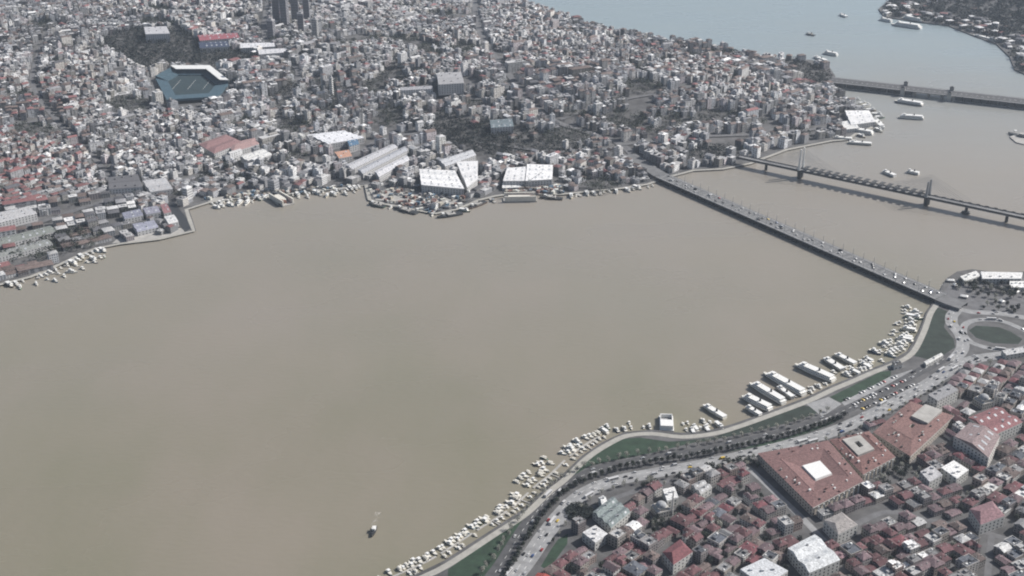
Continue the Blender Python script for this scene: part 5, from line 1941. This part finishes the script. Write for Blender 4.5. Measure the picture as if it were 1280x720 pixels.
# open squares, yards and gardens
OPEN = []
ro_ = random.Random(12)
for _ in range(95):
    q_ = LT[ro_.randrange(len(LT))]
    OPEN.append((q_[0], q_[1], ro_.uniform(12, 48), ro_.uniform(12, 38), ro_.uniform(0, 3)))
keep_ = np.ones(len(LT), bool)
for (ox, oy, ra, rb, oa) in OPEN:
    dx_, dy_ = LT[:, 0] - ox, LT[:, 1] - oy
    keep_ &= ((dx_ * math.cos(oa) + dy_ * math.sin(oa)) / (ra + 3)) ** 2 + ((-dx_ * math.sin(oa) + dy_ * math.cos(oa)) / (rb + 3)) ** 2 > 1
LT, zt, uv = LT[keep_], zt[keep_], uv[keep_]
# thinner quarters: shipyard shore, slope gardens
thin = [([(380, 130), (520, 118), (700, 150), (780, 190), (760, 240), (440, 240), (330, 250), (240, 250), (250, 215), (330, 180)], .28),
        ([(-40, 285), (130, 250), (150, 300), (-40, 370)], .2), ([(345, 100), (440, 95), (440, 155), (340, 160)], .55), ([(505, 150), (560, 140), (610, 150), (650, 160), (720, 178), (760, 190), (700, 196), (640, 200), (600, 186), (540, 172)], .7), ([(790, 180), (950, 175), (950, 215), (800, 222)], .22)]
drop = np.zeros(len(LT))
for P, f in thin:
    drop = np.maximum(drop, np.where(inside(uv, P), f, 0))
drop = np.maximum(drop, .05)
ok = RNG.random(len(LT)) > drop
LT, zt, uv = LT[ok], zt[ok], uv[ok]
order = np.argsort(-uv[:, 1] - 0 * uv[:, 0])
LT, zt, uv = LT[order], zt[order], uv[order]

FW = [(.52, .53, .55), (.46, .46, .46), (.66, .65, .64), (.38, .385, .40), (.48, .44, .45), (.55, .53, .50), (.32, .33, .35), (.66, .66, .66), (.26, .265, .28)]


def apt(kind):
    w_, r = MB(), MB()
    g = MB()
    X, Y_, H = 12.0, 12.0, 16.0
    w_.box(0, 0, -4, X, Y_, H + 4, M_WALL)
    if kind in (0, 1):
        r.hip(-X / 2, X / 2, -Y_ / 2, Y_ / 2, H, 2.4, M_ROOF, inset=None if kind == 0 else .1)
    else:
        w_.box(0, 0, H, X + .3, Y_ + .3, .6, M_WALL); r.box(0, 0, H + .6, X - 1, Y_ - 1, .2, M_ROOF); r.box(-2 + kind, 1, H + .8, 4, 4, 2.4, M_ROOF)
        r.box(3, -3, H + .8, 1.5, 1.5, 1.4, M_WHITE)
    for f in range(4):
        z = 1.6 + f * 3.6
        for s in (-1, 1):
            for k in range(4):
                g.box(-4.4 + k * 2.95, s * X / 2, z, 1.5, .12, 1.6, M_GLASS)
                g.box(s * X / 2, -4.4 + k * 2.95, z, .12, 1.5, 1.6, M_GLASS)
    if kind == 3:
        for f in range(4):
            w_.box(0, -X / 2 - .6, 1.2 + f * 3.6, 6, 1.2, .3, M_WALL)
    return (w_.mesh("wall"), g.mesh("facade_windows"), r.mesh("roof"))


APTS = [apt(k) for k in range(4)]
FRC = {"red": (.21, .10, .10), "brown": (.15, .115, .105), "grey": (.25, .25, .26), "pale": (.46, .46, .46), "white": (.68, .68, .68), "dark": (.10, .10, .11)}
APT_ITEMS = []
big = MB()


def roof_pick(rr, u, v):
    if u > 640:
        wts = (5, 30, 24, 20, 6, 14)
    elif u < 55 and 205 < v < 262:
        wts = (60, 22, 4, 6, 3, 5)
    elif u < 110 and v > 90:
        wts = (16, 34, 16, 18, 8, 10)
    else:
        wts = (4, 14, 30, 28, 10, 14)
    return rr.choices(list(FRC), wts)[0]


tree_pts = []
for (ox, oy, ra, rb, oa) in OPEN:
    if ro_.random() < .25:
        continue
    for _ in range(int(ra * rb / 28)):
        t_, r_ = ro_.uniform(0, 6.283), math.sqrt(ro_.random())
        px_, py_ = ra * r_ * math.cos(t_), rb * r_ * math.sin(t_)
        xx, yy = ox + px_ * math.cos(oa) - py_ * math.sin(oa), oy + px_ * math.sin(oa) + py_ * math.cos(oa)
        tree_pts.append((xx, yy, tz(xx, yy)))
n_ind = 0
for k in range(len(LT)):
    x, y, a, di, lf = LT[k]
    u, v = uv[k]
    z = zt[k]
    rr = random.Random(k * 13 + 5)
    if rr.random() < .06:
        tree_pts.append((x, y, z))
        continue
    nearshore = v > 225
    sx, sy = rr.uniform(8, 12) * lf, rr.uniform(8, 12) * lf
    h = rr.uniform(7, 16) if not nearshore else rr.uniform(5, 10)
    if rr.random() < .03:
        h *= 1.7
    bf = ((int(di) * 37) % 11) / 11.0
    h *= .8 + .45 * bf
    if rr.random() < .035:
        sx *= rr.uniform(1.8, 3.0)
        sy *= 1.15
        h *= rr.uniform(.8, 1.4)
    if 640 < u < 1060 and v < 180:
        h *= 1.15
    if di % 7 == 0:
        h *= .8
    h = min(h, 27)
    wc = rr.choice(FW)
    tone = rr.choice((.42, .7, .9, 1.1, 1.3)) * rr.uniform(.9, 1.1) * (.85 + .3 * (((int(di) * 53) % 7) / 7.0))
    wc = tuple(min(.78, c_ * tone) for c_ in wc)
    rk = roof_pick(rr, u, v)
    jr = rr.uniform(.75, 1.25)
    rc = tuple(min(.78, c_ * jr) for c_ in FRC[rk])
    a2 = a + rr.uniform(-.08, .08)
    if n_ind < 300 and -8 < u < 1285:
        kd = rr.choice((0, 1)) if rk in ("red", "brown", "dark") else rr.choice((2, 3, 2, 0))
        t = thing("apartment_building", "apartment building", "apartment building", (x, y, z), a2, "apartment blocks on the far bank")
        t.scale = (sx / 12, sy / 12, h / 16)
        wm_, gm_, rm_ = APTS[kd]
        link("wall", wm_, t, wc)
        stuff(link("facade_windows", gm_, t))
        link("roof", rm_, t, rc)
        tall = "tall " if h > 14 else ("low " if h < 8 else "")
        shade = "white walled" if sum(wc) > 1.65 else ("grey walled" if sum(wc) > .95 else "dark walled")
        APT_ITEMS.append((t, f"{tall}{rk}-roofed {shade}", "block", proj((x, y, z + h))[0]))
        n_ind += 1
        continue
    co, si = math.cos(a2), math.sin(a2)

    def T(p, x=x, y=y, co=co, si=si):
        return (x + p[0] * co - p[1] * si, y + p[0] * si + p[1] * co, p[2])
    q = [T((i_ * sx / 2, j_ * sy / 2, 0)) for i_, j_ in ((-1, -1), (1, -1), (1, 1), (-1, 1))]
    top = z + h
    big.frame([(p[0], p[1], z - 5) for p in q], [(p[0], p[1], top) for p in q], M_PAINT, wc, cap=False)
    if rk in ("red", "brown") or rr.random() < .25:
        big.hip(-sx / 2, sx / 2, -sy / 2, sy / 2, top, rr.uniform(1.6, 2.8), M_PAINT, rc, inset=None if rr.random() < .6 else .2, over=.3, T=T)
    else:
        big.poly([(p[0], p[1], top) for p in q], M_PAINT, rc)
        ex, ey = rr.uniform(-.25, .25) * sx, rr.uniform(-.25, .25) * sy
        c2 = T((ex, ey, 0))
        big.box(c2[0], c2[1], top + .01, sx * rr.uniform(.25, .5), sy * rr.uniform(.25, .5), rr.uniform(1.8, 3.2), M_PAINT, wc, a2, bottom=False)
o = stuff(big.build("far_city", colors=True))
o['label'] = "mass of grey and brown apartment blocks covering the far hillside"
o['category'] = "buildings"

# headland: park trees and low buildings
b, b2 = MB(), MB()
rr = random.Random(3)
cp = [(p.x, p.y) for p in cape_poly]
xs = [p[0] for p in cp]; ys = [p[1] for p in cp]
for k in range(9000):
    x, y = rr.uniform(min(xs), 2200), rr.uniform(min(ys), max(ys))
    if not inside((x, y), cp)[0]:
        continue
    d = dist_poly((x, y), cp)[0]
    u, v = proj((x, y, 2))[0]
    if d < 8 or u > 1330 or v < -40:
        continue
    if d < 110 or rr.random() < .10:
        if rr.random() < .40:
            g = rr.choice(FW); tn = rr.uniform(.6, 1.15)
            g = tuple(c_ * tn for c_ in g)
            sx, sy, h = rr.uniform(9, 22), rr.uniform(9, 16), rr.uniform(5, 12)
            a = rr.uniform(0, 3)
            b2.box(x, y, 1, sx, sy, h, M_PAINT, g, a, bottom=False)
            co, si = math.cos(a), math.sin(a)
            b2.hip(-sx / 2, sx / 2, -sy / 2, sy / 2, h + 1.02, 2, M_PAINT, rr.choice(list(FRC.values())), T=lambda p: (x + p[0] * co - p[1] * si, y + p[0] * si + p[1] * co, p[2]))
            continue
    for j in range(4):
        r_ = rr.uniform(3, 5.5)
        x2, y2 = x + rr.uniform(-9, 9), y + rr.uniform(-9, 9)
        for i_ in range(10):
            a, ph = rr.uniform(0, 6.283), rr.uniform(-.3, 1.57)
            q = Vector((x2 + r_ * math.cos(a) * math.cos(ph), y2 + r_ * math.sin(a) * math.cos(ph), 7 + r_ * math.sin(ph)))
            A_ = Vector((rr.gauss(0, 1), rr.gauss(0, 1), rr.gauss(0, .7))) * 1.9
            B_ = Vector((rr.gauss(0, 1), rr.gauss(0, 1), rr.gauss(0, .7))) * 1.9
            b.poly([q - A_, q + B_, q + A_], M_LEAFD)
o = stuff(b.build("headland_wood")); o['label'] = "dark park trees covering the far headland"
o = stuff(b2.build("headland_houses", colors=True)); o['label'] = "small pale buildings along the far headland shore"

# street trees of the far city as one mass
b = MB()
rr = random.Random(31)
for (x, y, z) in tree_pts:
    for j in range(2):
        x2, y2 = x + rr.uniform(-5, 5), y + rr.uniform(-5, 5)
        r_ = rr.uniform(2.5, 4.5)
        for k in range(14):
            a, ph = rr.uniform(0, 6.283), rr.uniform(-.5, 1.57)
            q = Vector((x2 + r_ * math.cos(a) * math.cos(ph), y2 + r_ * math.sin(a) * math.cos(ph), z + 5.5 + r_ * math.sin(ph)))
            A_ = Vector((rr.gauss(0, 1), rr.gauss(0, 1), rr.gauss(0, .7)))
            B_ = Vector((rr.gauss(0, 1), rr.gauss(0, 1), rr.gauss(0, .7)))
            b.poly([q - A_, q + B_, q + A_], M_LEAFM)
o = stuff(b.build("city_trees")); o['label'] = "scattered courtyard trees between the far apartment blocks"

# ------------------------------------------------------------------ near trees
def tree_row(line, step, kinds, smin, smax, u0, u1, group, jit=.6):
    L = length(line)
    d = 0
    while d < L:
        p, a = at_dist(line, d)
        u, v = proj((p.x, p.y, 2))[0]
        if u0 < u < u1 and v < 730:
            place_tree(p.x + random.uniform(-jit, jit), p.y + random.uniform(-jit, jit), 2, random.choice(kinds), random.uniform(smin, smax), group)
        d += step * random.uniform(.85, 1.2)


med = [Vector(((a.x + b_.x) / 2, (a.y + b_.y) / 2)) for a, b_ in zip([at_dist(R1, t_ * length(R1))[0] for t_ in np.linspace(0, 1, 60)], [at_dist(R2, t_ * length(R2) * .9)[0] for t_ in np.linspace(0, 1, 60)])]
tree_row(offset(R1, 9.5), 10.5, (4, 5), .8, 1.0, 600, 1040, "bare trees between promenade lawn and road")
tree_row(offset(R1, -9.5), 6.5, (0, 1, 2), .8, 1.1, 590, 1060, "evergreens between the two carriageways")
tree_row(offset(R2, -12), 14, (4, 5, 2), .6, .9, 690, 1180, "trees along the landward pavement")
for (x, y) in tree_spots:
    place_tree(x, y, 2, random.choice((0, 1, 2, 3, 4)), random.uniform(.8, 1.15), "courtyard trees of the near quarter")
for P, n in ((garden, 26), ([(800, 640), (850, 636), (858, 655), (812, 662)], 16), ([(1196, 348), (1280, 354), (1280, 372), (1240, 376), (1196, 364)], 48), ([(1225, 375), (1275, 380), (1275, 392), (1230, 390)], 12),
             ([(1205, 460), (1275, 452), (1278, 470), (1210, 480)], 18), ([(868, 590), (940, 574), (948, 586), (880, 602)], 24), ([(790, 606), (850, 598), (850, 606), (800, 616)], 10)):
    P_ = np.array(P, float)
    k = tries = 0
    while k < n and tries < 600:
        tries += 1
        u, v = random.uniform(P_[:, 0].min(), P_[:, 0].max()), random.uniform(P_[:, 1].min(), P_[:, 1].max())
        if inside((u, v), P)[0]:
            p = unproj(u, v, 2)
            if len(placed_houses) and (((placed_houses - np.array((p.x, p.y))) ** 2).sum(1) < 70).any():
                continue
            if any(inside((p.x, p.y), kp)[0] for kp in KEEP_OUT_NEAR):
                continue
            if min(dist_poly((p.x, p.y), ln, False)[0] for ln in (R2, R4, R5)) < 8:
                continue
            place_tree(p.x, p.y, 2, random.choice((0, 1, 2, 3, 4, 5)), random.uniform(.7, 1.15), "trees of the squares and gardens")
            k += 1

# ------------------------------------------------------------------ labels by place
SHORE_MARKS = [("the photo's bottom edge", (480, 715)), ("the first promenade bend", (612, 668)), ("the curved lawn", (727, 575)), ("the white floating restaurant", (833, 528)),
               ("the three long ferries", (955, 495)), ("the striped car park", (1095, 485)), ("the junction lawn", (1168, 425)), ("the oval lawn", (1240, 418)), ("the bridge foot", (1170, 375)),
               ("the bridge middle", (1000, 297)), ("the far bridge head", (840, 228))]
FAR_SHORE_MARKS = [("the left edge marina", (10, 352)), ("the blue grey dock sheds", (190, 285)), ("the narrow floating dock", (350, 250)), ("the shipyard point", (530, 255)), ("the floating dry dock", (650, 248)), ("the far bridge head", (820, 228)), ("the white ferry terminal", (1080, 150))]
name_places(HOUSE_ITEMS, NEAR_MARKS, None)
name_places(APT_ITEMS, FAR_MARKS, None)
name_places([b_ for b_ in BOAT_ITEMS if b_[3][0] > 470 and b_[3][1] > 300], SHORE_MARKS, None)
name_places([b_ for b_ in BOAT_ITEMS if not (b_[3][0] > 470 and b_[3][1] > 300)], FAR_SHORE_MARKS, None)
name_places([c_[:4] for c_ in CAR_ITEMS], SHORE_MARKS, None)
name_places(TREE_ITEMS, NEAR_MARKS + SHORE_MARKS, None)

# ------------------------------------------------------------------ haze
hz = bpy.data.materials.new("haze")
hz.use_nodes = True
hn = hz.node_tree
hn.nodes.clear()
pv = hn.nodes.new("ShaderNodeVolumePrincipled")
pv.inputs["Color"].default_value = (.72, .84, 1.0, 1)
pv.inputs["Density"].default_value = 3.7e-5
pv.inputs["Anisotropy"].default_value = 0.2
ho = hn.nodes.new("ShaderNodeOutputMaterial")
hn.links.new(pv.outputs[0], ho.inputs["Volume"])
b = MB()
b.box(0, 9000, -6, 50000, 30000, 726, hz)
o = stuff(b.build("haze"))
